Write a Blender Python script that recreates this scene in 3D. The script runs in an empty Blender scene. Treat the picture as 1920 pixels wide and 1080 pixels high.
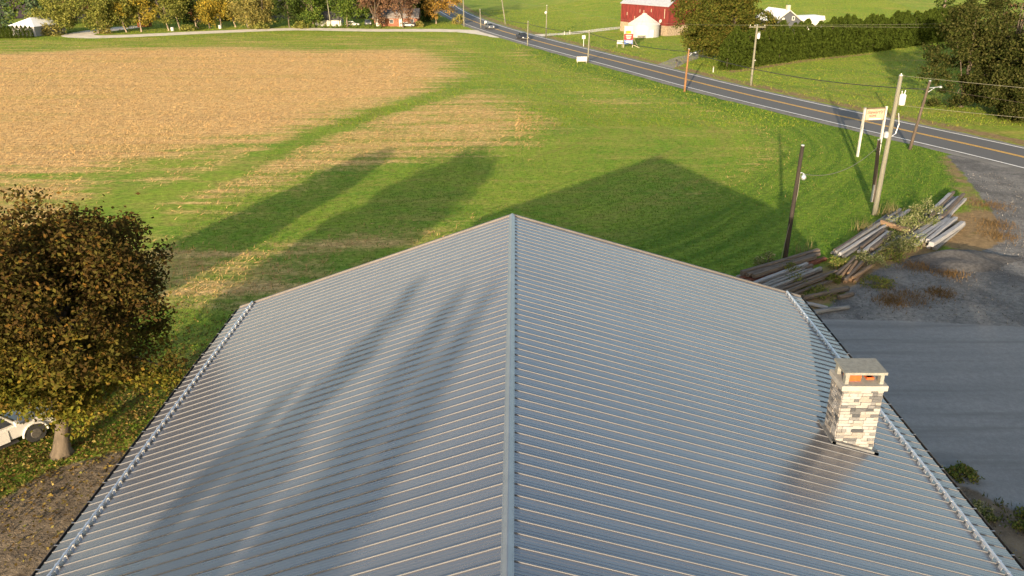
import bpy, bmesh, math, random
import numpy as np
from mathutils import Vector, Matrix
R = math.radians
SC = bpy.context.scene
COL = SC.collection
rnd = random.Random(7)

# ---------------------------------------------------------------- camera, sky, sun, exposure
cam = bpy.data.cameras.new('camera'); camo = bpy.data.objects.new('camera', cam); COL.objects.link(camo)
cam.sensor_width = 36; cam.lens = 36*1551/1920; cam.clip_start = .1; cam.clip_end = 6000
camo.location = (0, 0, 20.1); camo.rotation_euler = (R(90-22.42), 0, R(.24))
SC.camera = camo
SUN_EL, SUN_AZ = R(10.4), R(15.8)            # light travels towards +Y, a little to +X
W = bpy.data.worlds.new('World'); SC.world = W; W.use_nodes = True
wn = W.node_tree; bg = wn.nodes['Background']
sky = wn.nodes.new('ShaderNodeTexSky'); sky.sky_type = 'NISHITA'; sky.sun_disc = False
sky.sun_elevation = SUN_EL; sky.sun_rotation = math.pi + SUN_AZ; sky.air_density = 1.0; sky.dust_density = 2.2; sky.ozone_density = .35
wn.links.new(sky.outputs[0], bg.inputs[0]); bg.inputs[1].default_value = .125
sl = bpy.data.lights.new('sun', 'SUN'); sl.energy = 4.4; sl.angle = R(.5); sl.color = (1, .80, .56)
so = bpy.data.objects.new('sun', sl); COL.objects.link(so)
so.rotation_euler = Vector((math.sin(SUN_AZ)*math.cos(SUN_EL), math.cos(SUN_AZ)*math.cos(SUN_EL), -math.sin(SUN_EL))).to_track_quat('-Z', 'Y').to_euler()
so.location = (-30, -60, 40)
SC.view_settings.view_transform = 'Standard'; SC.view_settings.look = 'None'; SC.view_settings.gamma = 1
SC.view_settings.exposure = 1.45

# ---------------------------------------------------------------- helpers
class NT:
    """small node-graph helper"""
    def __init__(s, name):
        s.m = bpy.data.materials.new(name); s.m.use_nodes = True; s.t = s.m.node_tree; s.n = s.t.nodes
        s.p = s.n['Principled BSDF']; s.out = s.n['Material Output']
    def node(s, t, **k):
        n = s.n.new(t)
        for a, b in k.items(): setattr(n, a, b)
        return n
    def put(s, sock, v):
        if hasattr(v, 'is_output') or isinstance(v, bpy.types.NodeSocket): s.t.links.new(v, sock)
        elif isinstance(v, (tuple, list)) and len(v) == 3 and sock.type == 'RGBA': sock.default_value = (*v, 1)
        else: sock.default_value = v
    def coord(s, kind='Object'):
        return s.node('ShaderNodeTexCoord').outputs[kind]
    def mapping(s, vec, scale=(1, 1, 1), rot=(0, 0, 0)):
        n = s.node('ShaderNodeMapping'); s.put(n.inputs[0], vec); n.inputs['Scale'].default_value = scale; n.inputs['Rotation'].default_value = rot
        return n.outputs[0]
    def noise(s, vec, scale, detail=3, rough=.55, dist=0):
        n = s.node('ShaderNodeTexNoise'); s.put(n.inputs['Vector'], vec); n.inputs['Scale'].default_value = scale
        n.inputs['Detail'].default_value = detail; n.inputs['Roughness'].default_value = rough; n.inputs['Distortion'].default_value = dist
        return n.outputs['Fac']
    def mix(s, f, a, b):
        n = s.node('ShaderNodeMix', data_type='RGBA'); s.put(n.inputs[0], f); s.put(n.inputs[6], a); s.put(n.inputs[7], b)
        return n.outputs[2]
    def math(s, op, a, b=0.0, c=0.0):
        n = s.node('ShaderNodeMath', operation=op); s.put(n.inputs[0], a); s.put(n.inputs[1], b); s.put(n.inputs[2], c)
        return n.outputs[0]
    def step(s, v, lo, hi):
        n = s.node('ShaderNodeMapRange', interpolation_type='SMOOTHSTEP'); s.put(n.inputs[0], v); n.inputs[1].default_value = lo; n.inputs[2].default_value = hi
        return n.outputs[0]
    def ramp(s, f, stops):
        n = s.node('ShaderNodeValToRGB'); s.put(n.inputs[0], f); e = n.color_ramp.elements
        while len(e) < len(stops): e.new(.5)
        for i, (p, c) in enumerate(stops): e[i].position = p; e[i].color = (*c, 1)
        return n.outputs[0]
    def attr(s, name):
        n = s.node('ShaderNodeAttribute', attribute_name=name); return n.outputs['Fac']
    def bump(s, h, strength=.5, dist=.02):
        n = s.node('ShaderNodeBump'); n.inputs['Strength'].default_value = strength; n.inputs['Distance'].default_value = dist; s.put(n.inputs['Height'], h)
        s.put(s.p.inputs['Normal'], n.outputs[0])
    def base(s, c, rough=.8, metal=0, spec=.3):
        s.put(s.p.inputs['Base Color'], c); s.put(s.p.inputs['Roughness'], rough); s.put(s.p.inputs['Metallic'], metal); s.p.inputs['Specular IOR Level'].default_value = spec
        return s.m

MATS = {}
def mat(name, col, rough=.75, metal=0, var=.2, scale=3, bump=0, bscale=30, stretch=(1, 1, 1), spec=.3):
    if name in MATS: return MATS[name]
    t = NT(name); v = t.mapping(t.coord(), stretch)
    n = t.noise(v, scale, 5, .6)
    c = t.mix(t.step(n, .3, .7), tuple(x*(1-var) for x in col), tuple(min(1, x*(1+var)) for x in col))
    t.base(c, rough, metal, spec)
    if bump: t.bump(t.noise(v, bscale, 3), bump, .02)
    MATS[name] = t.m; return t.m
def leafmat(name, cols, trans=.3, big=None, bigscale=.5):
    """cols: leaf colours picked leaf by leaf; big: second set mixed in large patches"""
    if name in MATS: return MATS[name]
    t = NT(name); g = t.node('ShaderNodeNewGeometry'); r = g.outputs['Random Per Island']
    k = len(cols)
    c = t.ramp(r, [((i+.5)/k, q) for i, q in enumerate(cols)])
    if big:
        c2 = t.ramp(r, [((i+.5)/len(big), q) for i, q in enumerate(big)])
        c = t.mix(t.step(t.noise(t.coord(), bigscale, 2), .42, .58), c, c2)
    d = t.node('ShaderNodeBsdfDiffuse'); tr = t.node('ShaderNodeBsdfTranslucent'); m = t.node('ShaderNodeMixShader')
    t.put(d.inputs[0], c); t.put(tr.inputs[0], c); m.inputs[0].default_value = trans
    t.t.links.new(d.outputs[0], m.inputs[1]); t.t.links.new(tr.outputs[0], m.inputs[2]); t.t.links.new(m.outputs[0], t.out.inputs[0])
    MATS[name] = t.m; return t.m

class MB:
    def __init__(s): s.v = []; s.f = []
    def add(s, vs, fs):
        o = len(s.v); s.v += [tuple(p) for p in vs]; s.f += [tuple(i+o for i in q) for q in fs]; return s
    def box(s, c, d, rz=0, rx=0):
        M = Matrix.Translation(c) @ Matrix.Rotation(rz, 4, 'Z') @ Matrix.Rotation(rx, 4, 'X')
        vs = [M @ Vector((x*d[0]/2, y*d[1]/2, z*d[2]/2)) for x in (-1, 1) for y in (-1, 1) for z in (-1, 1)]
        return s.add(vs, [(0, 1, 3, 2), (4, 6, 7, 5), (0, 4, 5, 1), (2, 3, 7, 6), (0, 2, 6, 4), (1, 5, 7, 3)])
    def tube(s, pts, rad, n=8, caps=True):
        pts = [Vector(p) for p in pts]
        if not hasattr(rad, '__len__'): rad = [rad]*len(pts)
        o = len(s.v); u = None
        for i, p in enumerate(pts):
            d = (pts[min(i+1, len(pts)-1)] - pts[max(i-1, 0)]).normalized()
            if u is None: u = d.cross(Vector((0, 0, 1)) if abs(d.z) < .9 else Vector((1, 0, 0))).normalized()
            u = (u - d*u.dot(d)).normalized(); w = d.cross(u)
            s.v += [tuple(p + (u*math.cos(a)+w*math.sin(a))*rad[i]) for a in [2*math.pi*j/n for j in range(n)]]
        for i in range(len(pts)-1):
            for j in range(n): s.f.append((o+i*n+j, o+i*n+(j+1) % n, o+(i+1)*n+(j+1) % n, o+(i+1)*n+j))
        if caps: s.f.append(tuple(o+j for j in range(n))[::-1]); s.f.append(tuple(o+(len(pts)-1)*n+j for j in range(n)))
        return s
    def lathe(s, prof, c=(0, 0, 0), n=24):
        o = len(s.v)
        for r, z in prof: s.v += [(c[0]+r*math.cos(2*math.pi*j/n), c[1]+r*math.sin(2*math.pi*j/n), c[2]+z) for j in range(n)]
        for i in range(len(prof)-1):
            for j in range(n): s.f.append((o+i*n+j, o+i*n+(j+1) % n, o+(i+1)*n+(j+1) % n, o+(i+1)*n+j))
        s.f.append(tuple(o+j for j in range(n))[::-1]); s.f.append(tuple(o+(len(prof)-1)*n+j for j in range(n)))
        return s
    def prism(s, poly, y0, y1, inset=0):
        """poly in x,z extruded along y"""
        k = len(poly)
        return s.add([(x, y0, z) for x, z in poly] + [(x, y1, z) for x, z in poly], [tuple(range(k)), tuple(range(2*k-1, k-1, -1))] + [(i, k+i, k+(i+1) % k, (i+1) % k) for i in range(k)])
    def mesh(s, name, m, smooth=False):
        me = bpy.data.meshes.new(name); me.from_pydata(s.v, [], s.f)
        bm = bmesh.new(); bm.from_mesh(me); bmesh.ops.recalc_face_normals(bm, faces=bm.faces); bm.to_mesh(me); bm.free()
        me.materials.append(m)
        if smooth: me.polygons.foreach_set('use_smooth', [True]*len(me.polygons))
        return me
    def build(s, name, m, parent=None, smooth=False, loc=(0, 0, 0), rz=0):
        return put(name, s.mesh(name, m, smooth), parent, loc, rz)
ORD = 'first second third fourth fifth sixth seventh eighth ninth tenth eleventh twelfth thirteenth fourteenth fifteenth sixteenth seventeenth eighteenth nineteenth'.split()
TENS = {20: 'twent', 30: 'thirt', 40: 'fort', 50: 'fift'}
def nth(i):
    i += 1
    return ORD[i-1] if i < 20 else (TENS[i]+'ieth' if i % 10 == 0 else TENS[i//10*10]+'y-'+ORD[i % 10-1])
def put(name, me, parent=None, loc=(0, 0, 0), rz=0):
    o = bpy.data.objects.new(name, me); COL.objects.link(o); o.parent = parent; o.location = loc; o.rotation_euler = (0, 0, rz); return o
def tag(o, label, cat, group=None, kind=None):
    if label: o['label'] = label
    if cat: o['category'] = cat
    if group: o['group'] = group
    if kind: o['kind'] = kind
    return o
def thing(name, label, cat, loc=(0, 0, 0), rz=0, group=None):
    return tag(put(name, None, None, loc, rz), label, cat, group)
def struct(o): o['kind'] = 'structure'; return o
def np_mesh(name, V, k, m):
    V = np.asarray(V, np.float32).reshape(-1, 3); nf = len(V)//k
    me = bpy.data.meshes.new(name); me.vertices.add(len(V)); me.vertices.foreach_set('co', V.ravel())
    me.loops.add(len(V)); me.loops.foreach_set('vertex_index', np.arange(len(V), dtype=np.int32))
    me.polygons.add(nf); me.polygons.foreach_set('loop_start', np.arange(0, len(V), k, dtype=np.int32))
    me.update(calc_edges=True); me.materials.append(m); return me
def copy_tree(o, parent=None):
    c = o.copy(); COL.objects.link(c); c.parent = parent
    for ch in o.children: copy_tree(ch, c)
    return c

# ---------------------------------------------------------------- plan of the place (metres)
ROAD = [(66, 50), (59, 68), (52.5, 84.3), (48.2, 93.4), (44.6, 100.6), (40.6, 109), (36.5, 117.7), (33, 125.6), (29.3, 134.6), (25.0, 146), (19.8, 159.5), (14.2, 173.6), (6.0, 195), (-.9, 214.6), (-7.6, 235.4), (-14.2, 260), (-20, 286), (-26, 320), (-33, 370), (-42, 450)]
def smooth_line(pts, step=2.0):
    P = [np.array(p, float) for p in pts]; P = [2*P[0]-P[1]] + P + [2*P[-1]-P[-2]]; out = []
    for i in range(1, len(P)-2):
        n = max(2, int(np.linalg.norm(P[i+1]-P[i])/step))
        for j in range(n):
            t = j/n; a, b, c, d = P[i-1], P[i], P[i+1], P[i+2]
            out.append(.5*((2*b)+(-a+c)*t+(2*a-5*b+4*c-d)*t*t+(-a+3*b-3*c+d)*t**3))
    out.append(P[-2]); return np.array(out)
RL = smooth_line(ROAD)
for _ in range(6): RL[1:-1] = (RL[:-2]+2*RL[1:-1]+RL[2:])/4
def ribbon(name, line, o0, o1, z, m, jit=0):
    d = np.gradient(line, axis=0); d /= np.linalg.norm(d, axis=1)[:, None]; nrm = np.stack([d[:, 1], -d[:, 0]], 1)   # to the right
    r = np.random.default_rng(3); k = len(line)
    A = line+nrm*(o0+jit*r.normal(size=k))[:, None] if jit else line+nrm*o0
    B = line+nrm*(o1+jit*r.normal(size=k))[:, None] if jit else line+nrm*o1
    mb = MB(); mb.v = [(*p, z) for p in A] + [(*p, z) for p in B]; mb.f = [(i, k+i, k+i+1, i+1) for i in range(k-1)]
    return mb.build(name, m)
def sdist(poly, X, Y):
    """signed distance to a polygon, positive inside"""
    P = np.array(poly, float); d = np.full(X.shape, 1e9); ins = np.zeros(X.shape, bool)
    for a, b in zip(P, np.roll(P, -1, 0)):
        e = b-a; t = np.clip(((X-a[0])*e[0]+(Y-a[1])*e[1])/(e@e), 0, 1)
        d = np.minimum(d, np.hypot(X-a[0]-t*e[0], Y-a[1]-t*e[1]))
        c = ((a[1] > Y) != (b[1] > Y)) & (X < (b[0]-a[0])*(Y-a[1])/(b[1]-a[1]+1e-12)+a[0]); ins ^= c
    return np.where(ins, d, -d)
def ldist(line, X, Y):
    d = np.full(X.shape, 1e9); P = np.array(line, float)
    for a, b in zip(P[:-1], P[1:]):
        e = b-a; t = np.clip(((X-a[0])*e[0]+(Y-a[1])*e[1])/(e@e), 0, 1); d = np.minimum(d, np.hypot(X-a[0]-t*e[0], Y-a[1]-t*e[1]))
    return d
def lparam(line, X, Y):
    """signed distance to a line and the run along it"""
    d = np.full(X.shape, 1e9); sg = np.zeros(X.shape); u = np.zeros(X.shape); P = np.array(line, float); run = 0.
    for a, b in zip(P[:-1], P[1:]):
        e = b-a; L = math.sqrt(e@e); t = np.clip(((X-a[0])*e[0]+(Y-a[1])*e[1])/(e@e), 0, 1); q = np.hypot(X-a[0]-t*e[0], Y-a[1]-t*e[1]); k = q < d
        d = np.where(k, q, d); sg = np.where(k, np.sign(e[0]*(Y-a[1])-e[1]*(X-a[0])), sg); u = np.where(k, run+t*L, u); run += L
    return d*sg, u
sm = lambda v, w: np.clip(.5+v/(2*w), 0, 1)
Z_MAIN = [(-170, 60), (-49, 75), (-40, 78.5), (-35, 83.2), (-31, 89), (-25.3, 96), (-19, 111), (-13, 124.5), (-9.4, 144), (-13, 165), (-21, 183), (-41, 180), (-66, 188), (-88, 183), (-110, 172), (-190, 165)]
Z_MID = [(-34, 96), (-23, 113), (-5.5, 131), (-1, 124), (6, 103), (2.5, 87.5), (-9, 82), (-17, 77), (-24, 65), (-30, 66), (-36, 74)]
Z_LOW = [(-30, 44.6), (-30, 60), (-19, 57), (-13.4, 61.5), (-2, 63), (-5, 58), (-10, 54.5), (-13, 46.2), (-17, 45)]
SWALE = [(-6, 134), (-8, 129), (-12.7, 119.7), (-18.4, 107.5), (-22.8, 95.8), (-26, 85), (-28.3, 75.5), (-34, 66)]
ARC = [(-4, 179), (8, 150), (18.8, 127), (25.5, 110), (29, 99), (28, 88), (22.5, 78.7), (15.4, 69.4), (8, 60.5), (-4, 54)]
ARCS = smooth_line(ARC, 2.5)
Z_LAWN = [(-8, 50), (8, 60), (15.4, 69), (22.8, 78.5), (28.4, 88), (29.4, 99), (26, 110), (19.5, 127), (9, 150), (0, 178), (3, 200), (60, 60), (40, 40), (0, 40)]
Z_LOT = [(12.5, -30), (12.5, 33), (15.5, 44.2), (18.5, 45.5), (21.5, 49.0), (24.5, 52.2), (28, 54.6), (33, 55.3), (36, 58), (38.5, 63.5), (40.6, 70), (43.0, 78), (45.2, 86), (52, 78), (62, 50), (80, 20), (60, -30)]
Z_PAD = [(12.3, -30), (12.3, 43.6), (17.8, 44.0), (22.7, 43.8), (29, 43.0), (45, 41.5), (75, 35), (60, -30)]
Z_SOIL = [(-13, 31.5), (-16.2, 30.6), (-19.2, 29.2), (-20.3, 26.6), (-22, 22), (-24, 5), (-24, -20), (-11, -20), (-11, 33)]
Z_BED = [(12.4, 31.5), (14.2, 31.3), (17.2, 28.8), (20, 25.5), (22.5, 20), (22, 8), (12.4, 8)]
HEDGE = [(37.4, 150.5), (55.2, 165.7), (71.7, 177), (95.7, 197), (108, 208)]
def w_stub(X, Y):
    w = sm(sdist(Z_MAIN, X, Y), 10)
    w = np.maximum(w, .66*sm(sdist(Z_MID, X, Y), 7)); w = np.maximum(w, .58*sm(sdist(Z_LOW, X, Y), 3.5))
    w = np.maximum(w, .40*sm(sdist([(-200, 165), (-110, 170), (-20, 182), (-8, 150), (-4, 175), (-12, 214), (-60, 219), (-100, 203), (-200, 200)], X, Y), 6))
    w = np.maximum(w, .62*sm(sdist([(-80, 78), (-49, 77), (-39, 77), (-34, 69), (-33, 60), (-44, 54), (-80, 54)], X, Y), 4))
    w = np.maximum(w, .36*np.exp(-(ldist(ARC[:8], X, Y)/1.8)**2)); w = np.maximum(w, .46*np.exp(-(((X-14)/9)**2+((Y-118)/14)**2)))
    w = np.maximum(w, .44*np.exp(-(((X-1)/5)**2+((Y-175)/16)**2)))
    return w*(1-.8*np.exp(-(ldist(SWALE, X, Y)/2.0)**2))
def w_dry(X, Y):
    d = ldist(RL[::3], X, Y); side = X-np.interp(Y, RL[:, 1], RL[:, 0])
    w = np.where(side > 0, .75*np.exp(-((d-6.6)/2.0)**2), 0)
    w = np.maximum(w, .62*np.exp(-((ldist([(44.5, 84), (41, 73.5), (38, 65), (37, 60)], X, Y))/1.7)**2))
    w = np.maximum(w, .8*np.exp(-((ldist([(x, y-3.2) for x, y in HEDGE[:3]], X, Y))/1.6)**2))
    w = np.maximum(w, .95*np.exp(-(ldist([(16, 48.0), (20.5, 50), (23, 51.6), (28, 56.5), (33, 60), (37, 63.5)], X, Y)/2.6)**2))
    w = np.maximum(w, 1.0*np.exp(-(ldist([(33, 57), (36.0, 59), (38, 64)], X, Y)/2.2)**2)); w = np.maximum(w, .9*np.exp(-(ldist([(16.5, 46), (21, 48.5)], X, Y)/1.8)**2))
    w = np.maximum(w, .55*np.exp(-(((X-24.5)/2.2)**2+((Y-51.5)/1.4)**2)))
    return w
w_lot = lambda X, Y: sm(sdist(Z_LOT, X, Y), .9)
w_soil = lambda X, Y: np.maximum(sm(sdist(Z_SOIL, X, Y), .8), sm(sdist(Z_BED, X, Y), .8))

# ---------------------------------------------------------------- ground: one sheet to the horizon
def axis(a, b, step, lo, mid, hi, far):
    core = np.arange(a, b+1e-6, step); m2 = np.arange(b+mid, hi, mid); m1 = np.arange(a-mid, lo, -mid)[::-1]
    g = np.geomspace(6, far, 26)
    return np.concatenate([(m1[0] if len(m1) else a)-g[::-1], m1, core, m2, (m2[-1] if len(m2) else b)+g])
xs = axis(-48, 58, .6, -150, 2.0, 150, 3200); ys = axis(14, 112, .6, -40, 1.8, 300, 3600)
GX, GY = np.meshgrid(xs, ys); nx, ny = len(xs), len(ys)
far = np.hypot(GX, GY-120)
GZ = np.clip((far-420)/900, 0, 1)**2*60*(1+.25*np.sin(GX/230)+.2*np.sin(GY/310+1))
GZ = GZ+.055*np.clip(GY-236, 0, 170)*np.clip((GX-2)/25, 0, 1)
me = bpy.data.meshes.new('ground'); V = np.stack([GX, GY, GZ], -1).reshape(-1, 3).astype(np.float32)
me.vertices.add(len(V)); me.vertices.foreach_set('co', V.ravel())
ii = (np.arange(ny-1)[:, None]*nx+np.arange(nx-1)[None, :]).ravel(); Q = np.stack([ii, ii+1, ii+nx+1, ii+nx], 1).astype(np.int32)
me.loops.add(Q.size); me.loops.foreach_set('vertex_index', Q.ravel()); me.polygons.add(len(Q)); me.polygons.foreach_set('loop_start', np.arange(0, Q.size, 4, dtype=np.int32)); me.update(calc_edges=True)
plow = np.where((GY > 262) & (GX < -34-(GY-262)*.1), 1.0, 0.0)
AD, AS = lparam(ARCS, GX, GY)
for nm, w in dict(arcd=AD, arcs=AS, stub=w_stub(GX, GY), dry=w_dry(GX, GY), lot=w_lot(GX, GY), pad=sm(sdist(Z_PAD, GX, GY), .6), soil=w_soil(GX, GY), lawn=sm(sdist(Z_LAWN, GX, GY), 3), plow=plow).items():
    a = me.attributes.new(nm, 'FLOAT', 'POINT'); a.data.foreach_set('value', w.ravel().astype(np.float32))
t = NT('ground_cover'); P = t.coord()
n1 = t.noise(P, .09, 4, .6); n2 = t.noise(P, .7, 5, .65); n3 = t.noise(P, 6, 4, .7); n4 = t.noise(t.mapping(P, (1, 1.5, 1), (0, 0, R(-20))), 1.7, 5, .75)
rows = t.mapping(P, (.35, 1.6, 1), (0, 0, R(-24))); nr = t.noise(rows, 1.3, 4, .6); nrb = t.noise(t.mapping(P, (.12, .9, 1), (0, 0, R(-14))), .55, 4, .6)
cx_ = t.node('ShaderNodeCombineXYZ'); t.put(cx_.inputs[0], t.attr('arcd')); t.put(cx_.inputs[1], t.math('MULTIPLY', t.attr('arcs'), .045)); mow = t.noise(cx_.outputs[0], 1.15, 4, .6); mow2 = t.noise(cx_.outputs[0], .45, 4, .65)
grass = t.mix(t.step(n1, .35, .65), (.130, .235, .022), (.205, .285, .030))
grass = t.mix(t.step(n2, .4, .75), grass, (.25, .255, .050))
grass = t.mix(t.math('MULTIPLY', t.step(n3, .5, .75), .55), grass, (.06, .115, .014))
lawn = t.mix(t.step(mow, .38, .62), (.066, .138, .012), (.138, .212, .022)); lawn = t.mix(t.math('MULTIPLY', t.step(n2, .35, .7), .5), lawn, (.155, .205, .03))
lawn = t.mix(t.math('MULTIPLY', t.step(n3, .5, .8), .4), lawn, (.045, .10, .010))
streak = t.noise(t.mapping(P, (.05, .30, 1), (0, 0, R(-17))), 1.1, 5, .62)
grass = t.mix(t.math('MULTIPLY', t.step(streak, .50, .72), .65), grass, (.36, .28, .085))
grass = t.mix(t.math('MULTIPLY', t.step(mow2, .48, .66), .5), grass, (.23, .20, .055)); grass = t.mix(t.math('MULTIPLY', t.step(mow, .56, .70), .4), grass, (.08, .13, .015))
c = t.mix(t.attr('lawn'), grass, lawn)
stubc = t.mix(t.step(nr, .35, .68), (.50, .31, .125), (.72, .48, .205)); stubc = t.mix(t.math('MULTIPLY', t.step(n3, .46, .66), .6), stubc, (.24, .14, .06)); stubc = t.mix(t.math('MULTIPLY', t.step(t.noise(t.mapping(P, (.03, .22, 1), (0, 0, R(-9))), 1.0, 4, .6), .48, .68), .6), stubc, (.40, .31, .09)); stubc = t.mix(t.math('MULTIPLY', t.step(t.noise(t.mapping(P, (.02, .5, 1), (0, 0, R(-7))), 1.0, 4, .65), .52, .68), .45), stubc, (.34, .21, .10))
stubc = t.mix(t.math('MULTIPLY', t.step(n2, .55, .8), .35), stubc, (.36, .30, .09))
sf = t.math('ADD', t.attr('stub'), t.math('MULTIPLY', t.math('SUBTRACT', nrb, .5), 1.5)); sf = t.math('ADD', sf, t.math('MULTIPLY', t.math('SUBTRACT', n2, .5), .5))
sf = t.math('ADD', sf, t.math('MULTIPLY', t.math('SUBTRACT', n4, .5), .6))
c = t.mix(t.step(sf, .26, .86), c, stubc)
dryc = t.mix(n3, (.16, .11, .055), (.30, .21, .11))
c = t.mix(t.step(t.math('ADD', t.attr('dry'), t.math('MULTIPLY', t.math('SUBTRACT', n2, .5), 1.0)), .35, .75), c, dryc)
c = t.mix(t.attr('plow'), c, (.10, .062, .058))
lotn = t.noise(P, .28, 5, .65, .6); fine = t.noise(P, 14, 2, .7)
lotc = t.mix(t.step(lotn, .36, .64), (.115, .113, .113), (.25, .242, .23)); lotc = t.mix(t.math('MULTIPLY', t.step(fine, .5, .75), .5), lotc, (.33, .32, .31))
padc = t.mix(t.step(t.noise(t.mapping(P, (.25, 1.2, 1)), .5, 5, .6), .35, .65), (.205, .207, .210), (.245, .245, .245)); padc = t.mix(t.math('MULTIPLY', t.step(fine, .45, .7), .3), padc, (.31, .31, .305))
grit = t.noise(P, 3.2, 6, .85); gm = t.step(grit, .36, .64)
lotc = t.mix(t.math('MULTIPLY', t.math('SUBTRACT', 1.0, gm), .6), lotc, (.055, .054, .054)); padc = t.mix(t.math('MULTIPLY', t.math('SUBTRACT', 1.0, gm), .35), padc, (.115, .115, .115)); trk = t.noise(t.mapping(P, (.05, .9, 1), (0, 0, R(-8))), 1.0, 3, .6); padc = t.mix(t.math('MULTIPLY', t.step(trk, .5, .66), .45), padc, (.125, .124, .123))
lotc = t.mix(t.step(t.math('ADD', t.attr('pad'), t.math('MULTIPLY', t.math('SUBTRACT', n3, .5), .3)), .45, .55), lotc, padc)
c = t.mix(t.step(t.math('ADD', t.attr('lot'), t.math('MULTIPLY', t.math('SUBTRACT', n2, .5), .7)), .42, .58), c, lotc)
soilc = t.mix(t.step(t.noise(P, .9, 5, .65), .35, .65), (.105, .082, .060), (.20, .155, .105)); soilc = t.mix(t.math('MULTIPLY', t.step(fine, .5, .72), .5), soilc, (.27, .235, .195))
c = t.mix(t.step(t.math('ADD', t.attr('soil'), t.math('MULTIPLY', t.math('SUBTRACT', n2, .5), .8)), .4, .6), c, soilc)
veg = t.math('SUBTRACT', 1.0, t.attr('lot')); tex = t.math('ADD', .62, t.math('MULTIPLY', t.step(n4, .28, .72), .76)); tex = t.math('ADD', t.math('MULTIPLY', tex, veg), t.attr('lot'))
vm = t.node('ShaderNodeVectorMath', operation='SCALE'); t.put(vm.inputs[0], c); t.put(vm.inputs['Scale'], tex); c = vm.outputs[0]
t.base(c, .95, 0, .1)
hgt = t.math('ADD', t.math('MULTIPLY', n3, .6), t.math('MULTIPLY', fine, .4)); t.bump(t.math('MULTIPLY', hgt, t.math('SUBTRACT', 1.0, t.math('MULTIPLY', t.attr('pad'), .8))), .8, .12)
me.materials.append(t.m); struct(put('ground', me))

# roads
t = NT('asphalt'); P = t.coord(); a1 = t.noise(t.mapping(P, (.6, .6, 1)), .35, 4, .6); a2 = t.noise(P, 25, 2, .7)
t.base(t.mix(a2, t.mix(a1, (.072, .074, .079), (.100, .101, .104)), (.135, .135, .135)), .85, 0, .25); ASPH = t.m
SHOULD = mat('shoulder', (.17, .165, .155), .95, var=.25, scale=.6, bump=.3)
WHITE_LINE = mat('white_line', (.80, .80, .78), .7, var=.08, scale=2); YEL = mat('yellow_line', (.72, .42, .08), .7, var=.12, scale=2)
LANE = mat('pale_gravel', (.62, .56, .47), .95, var=.15, scale=.5, bump=.3)
struct(ribbon('road_shoulder', RL, -5.7, 4.9, .015, SHOULD, .12))
struct(ribbon('road', RL, -4.5, 4.0, .035, ASPH))
for nm, a, b, m in (('white_edge_line', -4.26, -4.04, WHITE_LINE), ('white_edge_line', 3.62, 3.84, WHITE_LINE), ('yellow_centre_line', -.26, -.07, YEL), ('yellow_centre_line', .07, .26, YEL)):
    struct(ribbon(nm, RL, a, b, .05, m))
LN = smooth_line([(-1.5, 207), (-6, 215), (-12, 221.5), (-20, 224), (-28.6, 224.3), (-37, 224.3), (-46, 226), (-57.4, 227.5), (-67.4, 224.2), (-77, 219.4), (-88, 213), (-96, 208.5), (-102.5, 207.3), (-107, 210), (-108.6, 216), (-107, 224), (-103, 236)])
struct(ribbon('gravel_lane', LN, -3.6, 3.6, .012, LANE, .15))
struct(ribbon('barn_drive', smooth_line([(4.5, 210), (9, 213.5), (14.5, 217), (27, 231), (40, 240)]), -2.2, 2.2, .011, LANE, .15))
struct(ribbon('farm_drive', smooth_line([(26, 152), (29, 158), (33, 166), (39, 176), (46, 186)]), -2.0, 2.0, .011, mat('grey_gravel', (.24, .22, .19), .95, var=.2, scale=.6), .15))

# ---------------------------------------------------------------- metal-roofed building
RX, RZ0, SL_, SR_ = -.13, 10.0, .355, .294      # ridge position and the two pitches
EL, ER, Y0, Y1 = -11.72, 12.05, -8.2, 32.2
PITCH = .385
t = NT('roof_metal'); P = t.coord('Object'); nz = t.noise(t.mapping(P, (.3, 3, 1)), 1.2, 3, .6)
g_ = t.node('ShaderNodeObjectInfo').outputs['Random']
c = t.mix(nz, (.245, .241, .252), (.285, .280, .291)); c = t.mix(t.math('MULTIPLY', g_, .7), c, (.225, .222, .236)); drt = t.noise(t.mapping(P, (.25, 6, 1)), 1.0, 4, .7); c = t.mix(t.math('MULTIPLY', t.step(drt, .52, .75), .3), c, (.22, .215, .22))
t.base(c, .34, .74, .5); t.put(t.p.inputs['Roughness'], t.math('ADD', .22, t.math('MULTIPLY', nz, .12))); t.bump(t.noise(t.mapping(P, (.7, 2.2, 1)), 1.0, 2, .5), .035, .05); ROOF = t.m
SEAM = mat('seam_fold', (.135, .138, .150), .6, 0, .05, 2, spec=.2)
TRIM = mat('trim_metal', (.28, .282, .30), .35, .72, .06, 2); DARKTRIM = mat('dark_gutter', (.075, .072, .07), .5, .3, .15, 4)
GALV = mat('galvanised_steel', (.62, .64, .67), .38, .75, .1, 6); SIDING = mat('grey_siding', (.42, .43, .44), .6, var=.06, scale=2)
bld = thing('metal_roof_building', 'wide gabled building with grey standing seam metal roof and stone chimney', 'building', (0, 0, 0))
mb = MB()
zl, zr = RZ0-SL_*(RX-EL), RZ0-SR_*(ER-RX)
mb.prism([(EL+.5, 0), (ER-.5, 0), (ER-.5, zr-.02), (RX, RZ0-.2), (EL+.5, zl-.02)], Y0+.4, Y1-.4); mb.build('wall', SIDING, bld)
deck = MB().prism([(EL+.02, zl-.16), (RX, RZ0-.16), (ER-.02, zr-.16), (ER-.02, zr-.02), (RX, RZ0-.02), (EL+.02, zl-.02)], Y0+.02, Y1-.03).build('roof', DARKTRIM, bld)
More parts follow.
